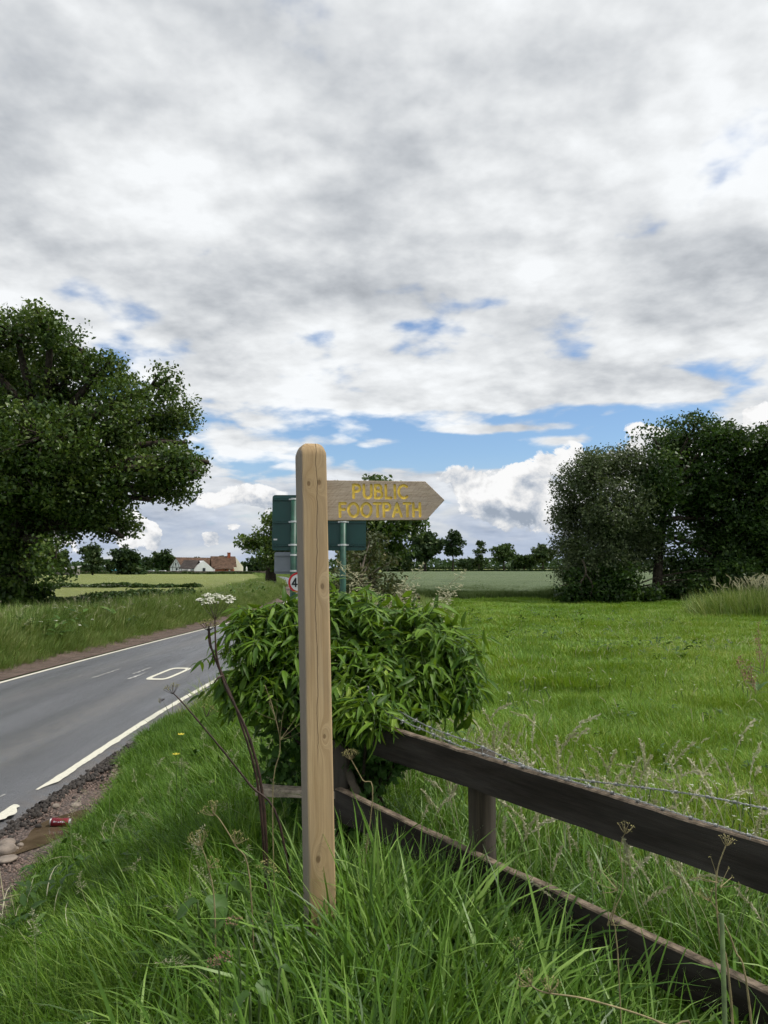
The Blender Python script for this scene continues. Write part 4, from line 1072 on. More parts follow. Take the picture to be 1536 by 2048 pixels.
def corner_ivy():
    rng = np.random.default_rng(77); g = G0 = Vector((at(700, 1600, 4.15).x, 4.15, 0)); g.z = gz(g.x, g.y)
    root = empty('trailing_ivy', g); tag(root, 'dark ivy smothering the fence corner under the leafy shrub', 'ivy'); bpy.context.view_layer.update(); inv = Matrix.Translation(-g)
    V0, F0 = ivy_shape(.045); V0 = np.array(V0); F0 = np.array(F0); VV = []; FF = []; AA = []; n0 = 0
    for px, py, r, Y, n in ((690,1500,60,4.2,260),(740,1470,55,4.1,200),(700,1570,55,4.2,240),(640,1480,60,4.3,240),(570,1490,55,4.35,200),(760,1520,50,4.25,200),(640,1560,60,4.3,220),(560,1560,50,4.4,160),(800,1500,45,4.35,140),(720,1640,60,4.1,200),(640,1640,60,4.2,160)):
        c = inv @ at(px, py, Y)
        for k in range(n):
            d = Vector(rng.normal(size=3)).normalized()*(r*Y/FPX)*(.4+.7*rng.random()); d.y *= .6
            M = np.array(Matrix.LocRotScale(c+d, Euler((rng.normal()*.6+.9, rng.normal()*.5, rng.random()*6.28)), Vector((1, 1, 1))*(.6+.6*rng.random())))
            VV.append(V0 @ M[:3, :3].T+M[:3, 3]); FF.append(F0+n0); n0 += len(V0); AA.append(np.full(len(V0), .5*rng.random()))
    o = link('foliage', mesh_np('foliage', np.concatenate(VV), np.concatenate(FF), MAT['ivy_leaf'], {'v': np.concatenate(AA)}), root); o['kind'] = 'stuff'
    mb = MB()
    for k in range(6):
        a = Vector((rng.normal()*.15, rng.normal()*.05, -.05)); b = inv @ at(600+40*k, 1460+10*(k % 3), 4.25); mb.tube(bez(a, a+Vector((0, 0, .3)), b+Vector((0, 0, -.2)), b, 8), [.009-.0006*i for i in range(9)], 5)
    mb.build('stem', MAT['bark'], root, True)
corner_ivy()

# ================================================================== umbellifers
def umbel_plant(name, label, cat, group, base, stem, rad, heads, smat, hmat, leafs=(), side_stems=()):
    """stem: list of points; heads: (centre, axis, ray length, n rays, floret size, spread, florets)"""
    root = empty(name, base); tag(root, label, cat, group); bpy.context.view_layer.update(); inv = Matrix.Translation(-Vector(base))
    rng = np.random.default_rng(abs(hash((round(base[0], 3), round(base[1], 3)))) % 99999)
    for st, r0, r1 in [(stem, rad[0], rad[1])]+list(side_stems):
        P = spline([inv @ Vector(p) for p in st], 5); mb = MB(); n = len(P)
        mb.tube(P, [r0+(r1-r0)*i/(n-1)+(.0012*r0/.006 if i % 5 == 0 and 0 < i < n-1 else 0) for i in range(n)], 7); mb.build('stem', MAT[smat], root, True)
    for (c, ax, rl, nr, fs, spread, nf) in heads:
        c = inv @ Vector(c); ax = Vector(ax).normalized(); o1 = ax.orthogonal().normalized(); o2 = ax.cross(o1); mb = MB()
        for i in range(nr):
            rr = math.sqrt((i+.5)/nr)*spread; q = i*2.39996+rng.normal()*.15
            d = (ax+(o1*math.cos(q)+o2*math.sin(q))*rr).normalized(); e = c+d*rl*(.9+.15*rng.random()); m = c.lerp(e, .55)+ax*(-.06*rl*rr)
            mb.tube([c, m, e], [.0011, .0009, .0007], 3, mi=1, cap=False)
            for j in range(nf):
                t = math.sqrt((j+.5)/nf); q2 = j*2.39996; p = e+(o1*math.cos(q2)+o2*math.sin(q2))*t*fs*2.4+ax*(fs*(1.1-t*t)*.9)
                p += Vector(rng.normal(size=3))*fs*.25
                nn = (ax+Vector(rng.normal(size=3))*.5).normalized(); a = nn.orthogonal().normalized()*fs*.62; b = nn.cross(a)
                mb.add([p-a, p-b, p+a, p+b], [(0, 1, 2, 3)], 0, .3+.7*rng.random())
                if j % 3 == 0: mb.tube([e-ax*fs*.8, p], .0004, 3, mi=1, cap=False)
        mb.build('flower_head', [MAT[hmat], MAT[smat]], root)
    for (p, d, L, w) in leafs:
        V, F = one_leaf(L, w, .45, .2); M = Vector(d).to_track_quat('X', 'Z').to_matrix().to_4x4(); M.translation = inv @ Vector(p)
        link('leaf', mesh_np('leaf', [M @ Vector(v) for v in V], F, MAT['weed_leaf'], {'v': [.5]*len(V)}, True), root)
    return root
def A3(px, py, Y): return at(px, py, Y)
G_ = lambda px, Y: (lambda p: Vector((p.x, p.y, gz(p.x, p.y))))(at(px, 1600, Y))
Yh = 3.35
umbel_plant('hogweed', 'tall hogweed with an open white flower head and dark red stem', 'hogweed', 'hogweed beside the signpost', G_(545, Yh),
    [G_(545, Yh), A3(528,1620,Yh), A3(500,1480,Yh), A3(452,1375,Yh), A3(440,1340,Yh), A3(432,1300,Yh), A3(430,1240,Yh)], (.0072, .0032),
    [(A3(430,1240,Yh), (.02,-.10,1), .112, 15, .0078, 1.0, 22)], 'stem_dark', 'umbel_white',
    side_stems=[([A3(440,1342,Yh), A3(424,1300,Yh), A3(418,1252,Yh)], .004, .0028), ([A3(444,1352,Yh), A3(436,1356,Yh-.02), A3(428,1366,Yh-.02)], .006, .002)],
    leafs=[(A3(444,1348,Yh), (-.35,-.2,-.9), .055, .028), (A3(424,1296,Yh), (.3,-.1,-.7), .05, .014)])
umbel_plant('hogweed', 'flat greenish hogweed head seen edge-on under the white one', 'hogweed', 'hogweed beside the signpost', G_(540, Yh+.06),
    [G_(540, Yh+.06), A3(520,1600,Yh+.06), A3(480,1440,Yh+.05), A3(445,1350,Yh+.05), A3(420,1290,Yh+.03), A3(417,1256,Yh+.02)], (.006, .003),
    [(A3(417,1262,Yh+.02), (.08,-.06,1), .05, 16, .0050, 1.5, 9)], 'stem_dark', 'umbel_seed')
umbel_plant('hogweed', 'leaning hogweed gone to seed on a dark slanting stem over the verge', 'hogweed', 'hogweed beside the signpost', G_(610, 3.2),
    [G_(610, 3.2), A3(560,1650,3.2), A3(500,1570,3.2), A3(445,1500,3.2), A3(395,1440,3.2), A3(362,1402,3.2), A3(346,1386,3.2)], (.0050, .0024),
    [(A3(346,1388,3.2), (-.25,-.1,1), .042, 12, .0048, 1.3, 6), (A3(330,1398,3.2), (-1,-.1,-.3), .022, 5, .004, .6, 4), (A3(412,1434,3.2), (.3,.1,1), .05, 9, .004, 1.2, 6)], 'stem_dark', 'umbel_seed',
    leafs=[(A3(402,1448,3.2), (.1,-.1,.9), .03, .012)])
def dry_stalk(px, Y, pts, heads, label, hm='umbel_seed', sm='stem_dry', r=.0028, name='dry_umbel'):
    b = G_(px, Y)
    umbel_plant(name, label, 'dried umbel', 'dried umbels in the grass', b, [b]+[A3(x, y_, Y) for x, y_ in pts], (r, r*.5),
        [(A3(x, y_, Y), (dx, -.15, 1), rl, nr, fs, 1.1, nf) for x, y_, dx, rl, nr, fs, nf in heads], sm, hm)
dry_stalk(440, 2.75, [(430,1830),(418,1740),(402,1690)], [(402,1692,-.3,.05,11,.0042,7),(418,1735,.9,.035,6,.004,5)], 'yellow dried umbel nearest the road left of the signpost')
dry_stalk(520, 2.8, [(500,1760),(470,1690),(440,1640),(425,1625)], [(428,1632,-.4,.05,10,.0042,6),(470,1688,.5,.045,8,.004,5)], 'dried umbel with long bending stalk below the dark hogweed stems')
dry_stalk(560, 2.6, [(545,1850),(535,1760),(528,1745)], [(530,1752,.3,.045,11,.0040,7),(545,1845,-.8,.03,6,.004,4)], 'dried umbel standing close against the left of the wooden post', 'umbel_seed', 'stem_green')
dry_stalk(500, 2.35, [(480,1930),(470,1860),(466,1848)], [(468,1856,-.1,.03,10,.0036,6)], 'small reddish brown seed head low in the grass left of the post', 'umbel_red', 'stem_green')
dry_stalk(450, 2.15, [(440,1990),(432,1930)], [(432,1938,-.2,.028,9,.0042,6),(448,1925,.3,.022,7,.004,5)], 'dull pink seed heads near the bottom of the picture left of centre', 'umbel_red', 'stem_green')
dry_stalk(560, 3.1, [(545,1600),(560,1500),(552,1440),(530,1370)], [(552,1440,-.6,.10,4,.003,3),(560,1480,.8,.13,5,.003,3)], 'bare branching stalk in front of the shrub left of the post', 'stem_dry', 'stem_dry', .0022, 'dry_stalk')
dry_stalk(700, 3.35, [(745,1600),(725,1560),(700,1515)], [(702,1520,-.1,.045,12,.0044,7)], 'olive umbel hanging over the fence corner right of the post', 'umbel_seed', 'stem_dry')
dry_stalk(1470, 1.72, [(1462,2000),(1440,1880),(1432,1760),(1452,1690)], [(1452,1692,.2,.022,8,.0026,4),(1436,1765,-1.2,.06,3,.0026,3),(1440,1775,1.2,.05,3,.0026,3)], 'brown dead stalk crossing both rails at the far right', 'umbel_seed', 'stem_dry', .0026)
dry_stalk(1520, 1.75, [(1500,2020),(1470,1900),(1445,1840),(1420,1800)], [(1420,1802,-.5,.028,8,.0026,4)], 'pale dead stalk bending left in front of the lower rail', 'umbel_seed', 'stem_dry', .0024)
dry_stalk(1240, 1.95, [(1235,1900),(1215,1850),(1245,1780),(1240,1700),(1250,1665)], [(1250,1668,.2,.028,8,.0027,4),(1235,1780,-.9,.06,5,.0027,3),(1222,1850,.9,.05,5,.0027,3)], 'thin brown seed stalk rising between the two fence rails', 'umbel_seed', 'stem_dry', .0016)
dry_stalk(1420, 1.6, [(1400,2120),(1330,2050),(1180,2000),(1090,1985),(1060,1970)], [(1062,1972,-.6,.03,10,.0030,5),(1100,1985,.1,.028,8,.003,5)], 'fallen yellow umbel lying across the grass at the bottom', 'umbel_seed', 'stem_dry', .0026)
dry_stalk(1040, 1.9, [(1040,1980),(1030,1920),(1028,1895)], [(1030,1900,.1,.026,9,.0030,5)], 'small yellow umbel upright in the tall grass below the fence post', 'umbel_seed', 'stem_green', .002)
b = G_(1434, 1.6)
mb = MB(); mb.tube([(0,0,-.05), (.0,0,.3), (.002,0,at(1434,1828,1.6).z-b.z)], [.0058,.0055,.005], 8)
ds = empty('cut_stalk', b); tag(ds, 'stout dark green cut-off stalk in front of the lower rail', 'stalk'); mb.build('stem', MAT['stem_green'], ds, True)
# big round leaves low beside the post, dock behind the shrub
def rosette(base, label, specs, name='burdock'):
    root = empty(name, base); tag(root, label, name.replace('_', ' ')); bpy.context.view_layer.update(); inv = Matrix.Translation(-Vector(base))
    for (p, az, L, w, tilt) in specs:
        V = []; F = []; N = 18
        for i in range(N):
            q = 2*math.pi*i/N; rr = 1+.06*math.sin(5*q)+.04*math.sin(9*q+1)
            x = .5*L+.5*L*math.cos(q)*rr; y = .5*w*math.sin(q)*rr*(1.15-.3*x/L)
            V.append((x, y, .35*abs(y)+.05*L*math.sin(q*4)-.35*x*x/L))
        V.append((.4*L, 0, -.05*L)); F = [(N, i, (i+1) % N) for i in range(N)]
        M = Matrix.Translation(inv @ Vector(p)) @ Matrix.Rotation(az, 4, 'Z') @ Matrix.Rotation(tilt, 4, 'Y')
        link('leaf', mesh_np('leaf', [M @ Vector(v) for v in V], F, MAT['weed_leaf'], {'v': [.25+.3*RNG.random()]*len(V)}, True), root)
        s = MB(); s.tube(bez(Vector((0, 0, 0)), Vector((0, 0, .1)), (inv @ Vector(p))+Vector((0, 0, -.05)), inv @ Vector(p), 6), .004, 5); s.build('stem', MAT['stem_green'], root, True)
rosette(G_(440, 2.9), 'broad dark burdock leaves in the grass left of the wooden post', [(A3(425,1790,2.85), -1.0, .10, .075, .35), (A3(455,1770,2.95), .2, .10, .07, .3), (A3(395,1800,2.8), -2.6, .09, .06, .35), (A3(450,1815,2.8), -1.9, .09, .06, .4)])
rosette(G_(520, 2.15), 'rounded pale weed leaves at the foot of the picture left of the post', [(A3(520,1960,2.15), -1.0, .06, .040, .4), (A3(560,1935,2.3), .2, .055, .035, .3), (A3(500,1985,2.1), -2.6, .06, .04, .4)], 'weed')

# ================================================================== road signs
def rounded(w, h, r, n=5, ox=0, oz=0):
    P = []
    for cx, cz, a in ((w/2-r, h/2-r, 0), (-w/2+r, h/2-r, 90), (-w/2+r, -h/2+r, 180), (w/2-r, -h/2+r, 270)):
        P += [(ox+cx+r*math.cos(R(a+90*i/n)), oz+cz+r*math.sin(R(a+90*i/n))) for i in range(n+1)]
    return P
def green_sign():
    Y = 10.5; k = Y/FPX; a = at(545, 990, Y); b = at(732, 1101, Y); w = b.x-a.x; h = a.z-b.z; cx = (a.x+b.x)/2; cz = (a.z+b.z)/2
    root = empty('direction_sign', (cx, Y, gz(cx, Y))); tag(root, 'green-backed road sign on two green posts behind the fingerpost', 'road sign')
    z0 = cz-gz(cx, Y)
    def part(name, mb, m, par=root, **kw): return mb.build(name, MAT[m], par, **kw)
    mb = MB(); mb.prism(rounded(w, h, .04, oz=z0), 0, .004); panel = part('panel', mb, 'green_paint')
    for py in (999, 1044, 1090):
        z = at(640, py, Y).z-root.location.z; mb = MB(); mb.box((0, -.012, z), (w*.985, .022, .030)); mb.box((0, -.026, z+.013), (w*.985, .008, .006)); part('stiffening_rail', mb, 'green_paint', panel)
    for px in (589, 687):
        x = at(px, 1000, Y).x-cx; mb = MB(); mb.tube([(x, -.066, -.2), (x, -.066, z0+h/2-.05)], .042, 16); p = part('post', mb, 'green_post', smooth=True)
        for py in (999, 1044, 1090):
            z = at(640, py, Y).z-root.location.z; mb = MB(); mb.tube([(x, -.066, z-.012), (x, -.066, z+.012)], .046, 16); mb.box((x-.06, -.022, z), (.03, .012, .022)); mb.box((x+.06, -.022, z), (.03, .012, .022)); part('clip', mb, 'clip', p)
    # grey plate below, on the left post
    a2 = at(549, 1104, Y); b2 = at(628, 1148, Y); w2 = b2.x-a2.x; h2 = a2.z-b2.z; c2x = (a2.x+b2.x)/2-cx; c2z = (a2.z+b2.z)/2-root.location.z
    mb = MB(); mb.prism(rounded(w2, h2, .03, ox=c2x, oz=c2z), 0, .004); pl = part('lower_plate', mb, 'grey_plate'); pl['label'] = 'small grey-backed plate under the green panel'
    for s in (-1, 1):
        mb = MB(); mb.box((c2x, -.011, c2z+s*h2*.36), (w2*.97, .02, .022)); part('stiffening_rail', mb, 'grey_plate', pl)
        x = at(589, 1000, Y).x-cx; mb = MB(); mb.tube([(x, -.066, c2z+s*h2*.36-.012), (x, -.066, c2z+s*h2*.36+.012)], .046, 16); part('clip', mb, 'clip', pl)
    mb = MB(); z = at(549, 1079, Y).z-root.location.z; mb.box((at(549, 1079, Y).x-cx+.012, -.0022, z), (.05, .003, .022)); part('sticker', mb, 'clip', panel)
green_sign()
def speed_sign():
    Y = 10.5-.135; c = at(597, 1165, Y); r = 20.5*Y/FPX; g = gz(c.x, Y); root = empty('speed_limit_sign', (c.x, Y, g)); tag(root, 'round red-ringed 40 speed sign half hidden by the wooden post', 'speed sign')
    z0 = c.z-g; N = 40
    circ = lambda rr, y: [Vector((rr*math.cos(2*math.pi*i/N), y, z0+rr*math.sin(2*math.pi*i/N))) for i in range(N)]
    mb = MB(); V = circ(r, 0)+circ(r, .006); mb.add(V, [tuple(range(N)), tuple(range(2*N-1, N-1, -1))]+[(i, i+N, (i+1) % N+N, (i+1) % N) for i in range(N)]); disc = mb.build('disc', MAT['sign_white'], root)
    mb = MB(); V = circ(r*.995, -.003)+circ(r*.80, -.003); mb.add(V, [(i, (i+1) % N, N+(i+1) % N, N+i) for i in range(N)]); mb.build('red_ring', MAT['sign_red'], disc)
    h = r*.78
    for ch, st in layout('40', -r*.60, r*.56, z0-h/2, h, .05):
        mb = MB()
        for k, (pts, cl) in enumerate(st): stroke_prism(mb, pts, cl, r*.15, -.005-.0004*k, -.0015)
        mb.build('digit', MAT['sign_black'], disc)
    mb = MB(); mb.box((-.02, .016, z0), (r*1.5, .020, .03)); mb.box((-r*1.02, .02, z0+r*.1), (.035, .03, .07)); mb.build('bracket', MAT['clip'], root)
speed_sign()

# ================================================================== litter and stones on the gravel
def can():
    Y = 6.15; p = at(122, 1616, Y); p.z = gz(p.x, p.y)+.052
    root = empty('drinks_can', p); root.rotation_euler = (R(-8), R(3), R(6)); tag(root, 'crushed red drinks can lying in the gutter', 'drinks can')
    L = .158; r = .033; n = 28
    def lathe(prof, m, name, par=root):
        mb = MB(); V = []; F = []
        for x, rr in prof:
            for j in range(n):
                q = 2*math.pi*j/n; dent = 1-.16*math.exp(-((x-.01)/.03)**2)*max(0, math.cos(q-.9))-.10*math.exp(-((x+.04)/.02)**2)*max(0, math.cos(q-2.2))
                V.append((x, rr*dent*math.cos(q), rr*dent*math.sin(q)))
        for i in range(len(prof)-1):
            for j in range(n): F.append((i*n+j, i*n+(j+1) % n, (i+1)*n+(j+1) % n, (i+1)*n+j))
        F += [tuple(range(n))[::-1], tuple((len(prof)-1)*n+j for j in range(n))]; mb.add(V, F); return mb.build(name, MAT[m], par, True)
    body = lathe([(-L/2+.012, r*.94), (-L/2+.018, r), *[(-L/2+.018+(L-.04)*k/10, r) for k in range(1, 10)], (L/2-.022, r), (L/2-.014, r*.92)], 'can_red', 'body')
    lathe([(-L/2, r*.72), (-L/2+.004, r*.80), (-L/2+.012, r*.935)], 'can_metal', 'base')
    lathe([(L/2-.014, r*.915), (L/2-.006, r*.80), (L/2-.003, r*.86), (L/2, r*.84), (L/2-.002, r*.76)], 'can_metal', 'rim')
    mb = MB()   # pale print too worn to read
    for k, (x, w) in enumerate(((-.040, .009), (-.026, .006), (-.006, .013), (.010, .009), (.024, .010), (.036, .006))):
        V = []
        for xx in (x-w/2, x+w/2):
            for q in (-118, -106, -94): V.append((xx, (r+.0012)*math.cos(R(q+64*0-62+20)), (r+.0012)*math.sin(R(q+100))))
        V = [(xx, -(r+.0012)*math.cos(R(q)), (r+.0012)*math.sin(R(q))) for xx in (x-w/2, x+w/2) for q in (2+3*(k % 2), 12, 22-4*(k % 3))]
        mb.add(V, [(0, 1, 4, 3), (1, 2, 5, 4)])
    mb.build('print', MAT['can_metal'], body)
can()
def stone(name, label, cat, group, p, dims, mat, seed, sub=3):
    rng = random.Random(seed); bm = bmesh.new(); bmesh.ops.create_icosphere(bm, subdivisions=sub, radius=1)
    ph = [rng.random()*6 for _ in range(6)]
    for v in bm.verts:
        c = v.co; k = 1+.09*math.sin(2.3*c.x+ph[0])+.08*math.sin(2.9*c.y+ph[1])+.06*math.sin(4.1*c.z+ph[2])+.03*math.sin(7*c.x+5*c.y+ph[3])
        v.co = Vector((c.x*dims[0]*k, c.y*dims[1]*k, c.z*dims[2]*k))
    me = bpy.data.meshes.new(name); bm.to_mesh(me); bm.free(); me.materials.append(MAT[mat])
    for q in me.polygons: q.use_smooth = True
    o = link(name, me, None, p); o.rotation_euler = (rng.uniform(-.1, .1), rng.uniform(-.1, .1), rng.uniform(-.5, .5)); return tag(o, label, cat, group)
for k, (px, py, w, hh, lab) in enumerate([(14,1674,17,9,'rounded pebble at the back of the pebble group by the puddle'), (12,1688,20,10,'largest tan pebble at the left edge beside the puddle'), (12,1706,20,7,'flat tan pebble nearest the gravel at the left edge'),
        (42,1676,7,4,'small pebble at the left tip of the puddle'), (33,1683,5,4,'tiny pale pebble next to the pebble group'), (118,1632,14,6,'flat stone just below the red can'), (152,1600,12,5,'long reddish stone between the red can and the grass'), (112,1602,9,4,'brown stone behind the red can'), (131,1634,8,5,'pale stone half in the grass below the can')]):
    Y = EYE/((py-1140)/FPX)+.05; p = at(px, py, Y); s = Y/FPX; p.z = gz(p.x, p.y)+.022+hh*s*.4
    stone('pebble', lab, 'pebble', 'pebbles round the puddle', p, (w*s*.95, w*s*.8, hh*s), 'pebble_tan', k)
p = A3(535, 2020, 1.95); p.z = gz(p.x, p.y)+.03
stone('half_buried_stone', 'grey stone half buried in the grass at the bottom', 'stone', None, p+Vector((0, .1, .03)), (.13, .12, .10), 'rock_grey', 50)
for px, py, Y, lab in ((362,1470,5.2,'upper small yellow flower in the verge grass'), (352,1510,4.7,'lower small yellow flower in the verge grass')):
    p = at(px, py, Y); g = gz(p.x, p.y); root = empty('yellow_flower', (p.x, p.y, g)); tag(root, lab, 'flower', 'yellow flowers in the verge')
    mb = MB(); mb.tube([(0, 0, 0), (.01, 0, (p.z-g)*.6), (0, 0, p.z-g)], .0015, 4); mb.build('stem', MAT['stem_green'], root)
    mb = MB()
    for j in range(7): q = j*.9; mb.add([(0, 0, p.z-g), (.02*math.cos(q-.3), .02*math.sin(q-.3), p.z-g+.006), (.026*math.cos(q), .026*math.sin(q), p.z-g+.008), (.02*math.cos(q+.3), .02*math.sin(q+.3), p.z-g+.006)], [(0, 1, 2, 3)])
    mb.build('petals', MAT['petal_yellow'], root)

# ================================================================== trees, hedges, scrub
def leaf_cloud(C, size, rng, upbias=.4, v=None, elong=1.7):
    """diamond leaves, one per row of C"""
    n = len(C); N = rng.normal(size=(n, 3)); N[:, 2] += upbias; N /= np.linalg.norm(N, axis=1)[:, None]
    A = np.cross(N, rng.normal(size=(n, 3))); A /= np.linalg.norm(A, axis=1)[:, None]; B = np.cross(N, A)
    s = (size*(.65+.7*rng.random(n)))[:, None]
    V = np.stack([C-A*s*.5*elong, C+B*s*.5+N*s*.12, C+A*s*.5*elong, C-B*s*.5+N*s*.12], 1).reshape(-1, 3)
    F = np.arange(4*n).reshape(n, 4); v = rng.random(n) if v is None else v
    return V, F, np.repeat(v, 4)
def crown(lobes, rng, per, nleaf, spread, size, shell=.35, gaps=.25, flat=.8, inner=.15, gapf=None):
    """clumps through each lobe's volume, thicker to the outside, with gaps"""
    CC = []; VV = []; K = []
    for (c, r) in lobes:
        c = np.array(c); r = np.array(r) if hasattr(r, '__len__') else np.array([r, r, r*flat])
        n = max(3, int(per*r[0]*r[0])); d = rng.normal(size=(n, 3)); d /= np.linalg.norm(d, axis=1)[:, None]
        rad = np.where(rng.random(n) < inner, rng.random(n)**.5*.6, 1-shell*rng.random(n)**1.4+rng.normal(size=n)*.07); P = c+d*rad[:, None]*r
        gf = gapf or .55/spread; g = vnoise(P[:, 0]*gf+7, P[:, 2]*gf+P[:, 1]*.3, 17); P = P[g > gaps]
        K.append(P)
        m = len(P); cen = np.repeat(P, nleaf, 0); off = np.clip(rng.normal(size=(m*nleaf, 3)), -1.5, 1.5)*spread*np.array([1, 1, .65]); CC.append(cen+off)
        VV.append(np.clip(np.repeat(.42+rng.normal(size=m)*.27, nleaf)+rng.normal(size=m*nleaf)*.15, 0, 1))
    C = np.concatenate(CC); v = np.concatenate(VV)
    return leaf_cloud(C, size, rng, v=v), np.concatenate(K)
def tree(name, label, cat, base, lobes, per, nleaf, spread, size, leaf, trunk_r=.3, group=None, seed=1, gaps=.25, twigs=.25, limbs=True, bark='bark', flat=.8, inner=.15, limb_from=.35, shell=.35, gapf=None):
    rng = np.random.default_rng(seed); base = Vector(base); root = empty(name, base); tag(root, label, cat, group)
    b = np.array(base); (V, F, v), K = crown(lobes, rng, per, nleaf, spread, size, gaps=gaps, flat=flat, inner=inner, shell=shell, gapf=gapf)
    link('crown', mesh_np('crown', V-b, F, MAT[leaf], {'v': v}), root)
    mb = MB(); cz = np.mean([l[0][2] for l in lobes])-base.z; cxm = np.mean([l[0][0] for l in lobes])-base.x
    top = Vector((cxm*.45, 0, max(cz*1.15, .8))); T = bez(Vector((0, 0, -.3)), Vector((0, 0, top.z*.4)), Vector((top.x*.5, 0, top.z*.7)), top, 10)
    mb.tube(T, [trunk_r*(1.35 if i == 0 else 1.1-.09*i) for i in range(11)], 9)
    if limbs:
        for (c, r) in lobes:
            c = Vector(c)-base; f = min(9.5, max(2., 10*(limb_from+(.95-limb_from)*max(0, min(1, c.z/(top.z*1.6)))))); k = int(f); s = T[k].lerp(T[k+1], f-k)
            L = (c-s).length; m1 = s.lerp(c, .35)+Vector((0, 0, .12*L)); m2 = s.lerp(c, .7)+Vector((rng.normal()*.08*L, rng.normal()*.08*L, .10*L))
            mb.tube(bez(s, m1, m2, c, 8), [trunk_r*(.42-.036*i) for i in range(9)], 6)
    if twigs:
        C = np.array([np.array(l[0]) for l in lobes])-b
        for p in (K-b)[rng.random(len(K)) < twigs]:
            j = np.argmin(((C-p)**2).sum(1)); s = Vector(C[j]); e = Vector(p); L = (e-s).length
            mb.tube([s, s.lerp(e, .5)+Vector(rng.normal(size=3))*.08*L, e], [trunk_r*.09, trunk_r*.06, trunk_r*.025], 4, cap=False)
    mb.build('trunk', MAT[bark], root, True)
    return root
def plobes(lst, Y, rng, dy=.0):
    """lobes given by where they stand in the view, at their distance Y, with some depth of their own"""
    out = []
    for px, py, r in lst:
        d = rng.normal()*dy; out.append((tuple(at(px, py, Y+d)), r*(Y+d)/FPX))
    return out
rt = np.random.default_rng(5)
# big oak across the road
Yo = 27.; bo = at(22, 1230, Yo); bo.z = gz(bo.x, Yo)
lo = plobes([(35,672,70),(95,655,50),(165,700,52),(-60,690,110),(20,760,85),(110,770,85),(205,745,48),(225,815,75),(300,775,56),(335,830,58),(370,885,54),(395,945,42),(345,940,58),(290,900,78),(200,890,90),(90,870,100),(-20,880,130),
             (40,970,115),(150,980,90),(240,965,72),(300,1000,44),(225,1045,42),(248,1075,26),(150,1050,60),(60,1070,95),(-50,1020,140),(110,1120,48),(30,1150,70),(418,925,24),(340,985,40),(-130,850,150),(-40,1130,100)], Yo, rt, 1.6)
tree('oak_tree', 'great spreading dark oak across the road on the left', 'tree', bo, lo, 58, 46, .27, .088, 'oak_leaf', .55, seed=21, gapf=1.0, gaps=.45, twigs=.35, limb_from=.25)
sp = plobes([(75,1188,16),(88,1178,10),(60,1205,16),(30,1195,40),(0,1215,45)], Yo-1, rt, .3)
tree('elder_bush', 'dark sprawling bush round the foot of the great oak', 'bush', bo+Vector((.1, -1.2, 0)), sp, 160, 24, .16, .11, 'oak_leaf', .07, seed=22, gaps=.1)
# clump at the right of the pasture
Yr = 44.; ls = plobes([(1165,960,48),(1210,935,46),(1255,925,40),(1135,1020,28),(1175,1030,60),(1230,1010,70),(1150,1090,40),(1200,1110,70),(1260,1080,70),(1150,1150,34),(1185,925,26),(1130,985,16),(1125,1045,14)], Yr, rt, 1.)
b_ = at(1210, 1205, Yr); b_.z = gz(b_.x, Yr)
tree('willow_tree', 'grey-green willow at the left end of the dark clump in the pasture', 'tree', b_, ls, 44, 56, .40, .085, 'willow_leaf', .22, seed=31, gaps=.15, twigs=.4, shell=.5)
ls = plobes([(1335,905,48),(1310,880,36),(1395,865,52),(1440,880,46),(1480,900,42),(1350,960,80),(1430,960,85),(1500,960,60),(1310,980,60),(1330,1050,85),(1420,1050,95),(1490,1060,70),(1400,840,22),(1290,930,36),(1380,1120,70),(1450,1130,60)], Yr, rt, 1.2)
b_ = at(1315, 1205, Yr); b_.z = gz(b_.x, Yr)
tree('alder_tree', 'tall dark broad-crowned tree in the middle of the pasture clump', 'tree', b_, ls, 30, 52, .40, .125, 'alder_leaf', .30, seed=32, gapf=.7, gaps=.32, twigs=.2)
ls = plobes([(1530,890,40),(1570,900,70),(1540,960,60),(1600,980,90),(1545,1050,70),(1540,1120,60),(1610,1080,100)], Yr-1, rt, 1.2)
b_ = at(1560, 1205, Yr-1); b_.z = gz(b_.x, Yr-1)
tree('alder_tree', 'dark tree cut off by the right edge of the picture', 'tree', b_, ls, 28, 50, .40, .125, 'alder_leaf', .30, seed=33, gapf=.7, gaps=.30, twigs=.2)
ls = plobes([(1145,1190,24),(1175,1180,30),(1210,1185,26),(1250,1185,26),(1300,1190,22),(1350,1185,24),(1160,1160,24),(1400,1180,30),(1450,1180,30),(1500,1180,34),(1540,1180,34),(1240,1150,30),(1400,1150,34),(1470,1150,40),(1530,1150,40)], Yr-1.5, rt, .8)
b_ = at(1230, 1205, Yr-1.5); b_.z = gz(b_.x, Yr-1.5)
tree('bramble_thicket', 'low dark brambles along the foot of the pasture clump', 'brambles', b_, ls, 60, 36, .3, .12, 'alder_leaf', .05, seed=34, gaps=.1, twigs=.1)
db = at(1168, 1195, Yr-2.6); db.z = gz(db.x, Yr-2.6); mb = MB(); root = empty('dead_branch', db); tag(root, 'bare grey forked branch leaning against the willow', 'branch')
for P, r in (([(1168,1198),(1160,1170),(1172,1145),(1165,1120)], .05), ([(1172,1148),(1185,1170),(1180,1195)], .04), ([(1163,1165),(1140,1168),(1118,1172)], .02)):
    mb.tube(spline([at(x, y_, Yr-2.6)-db for x, y_ in P], 4), r, 5)
mb.build('limb', MAT['twig'], root, True)
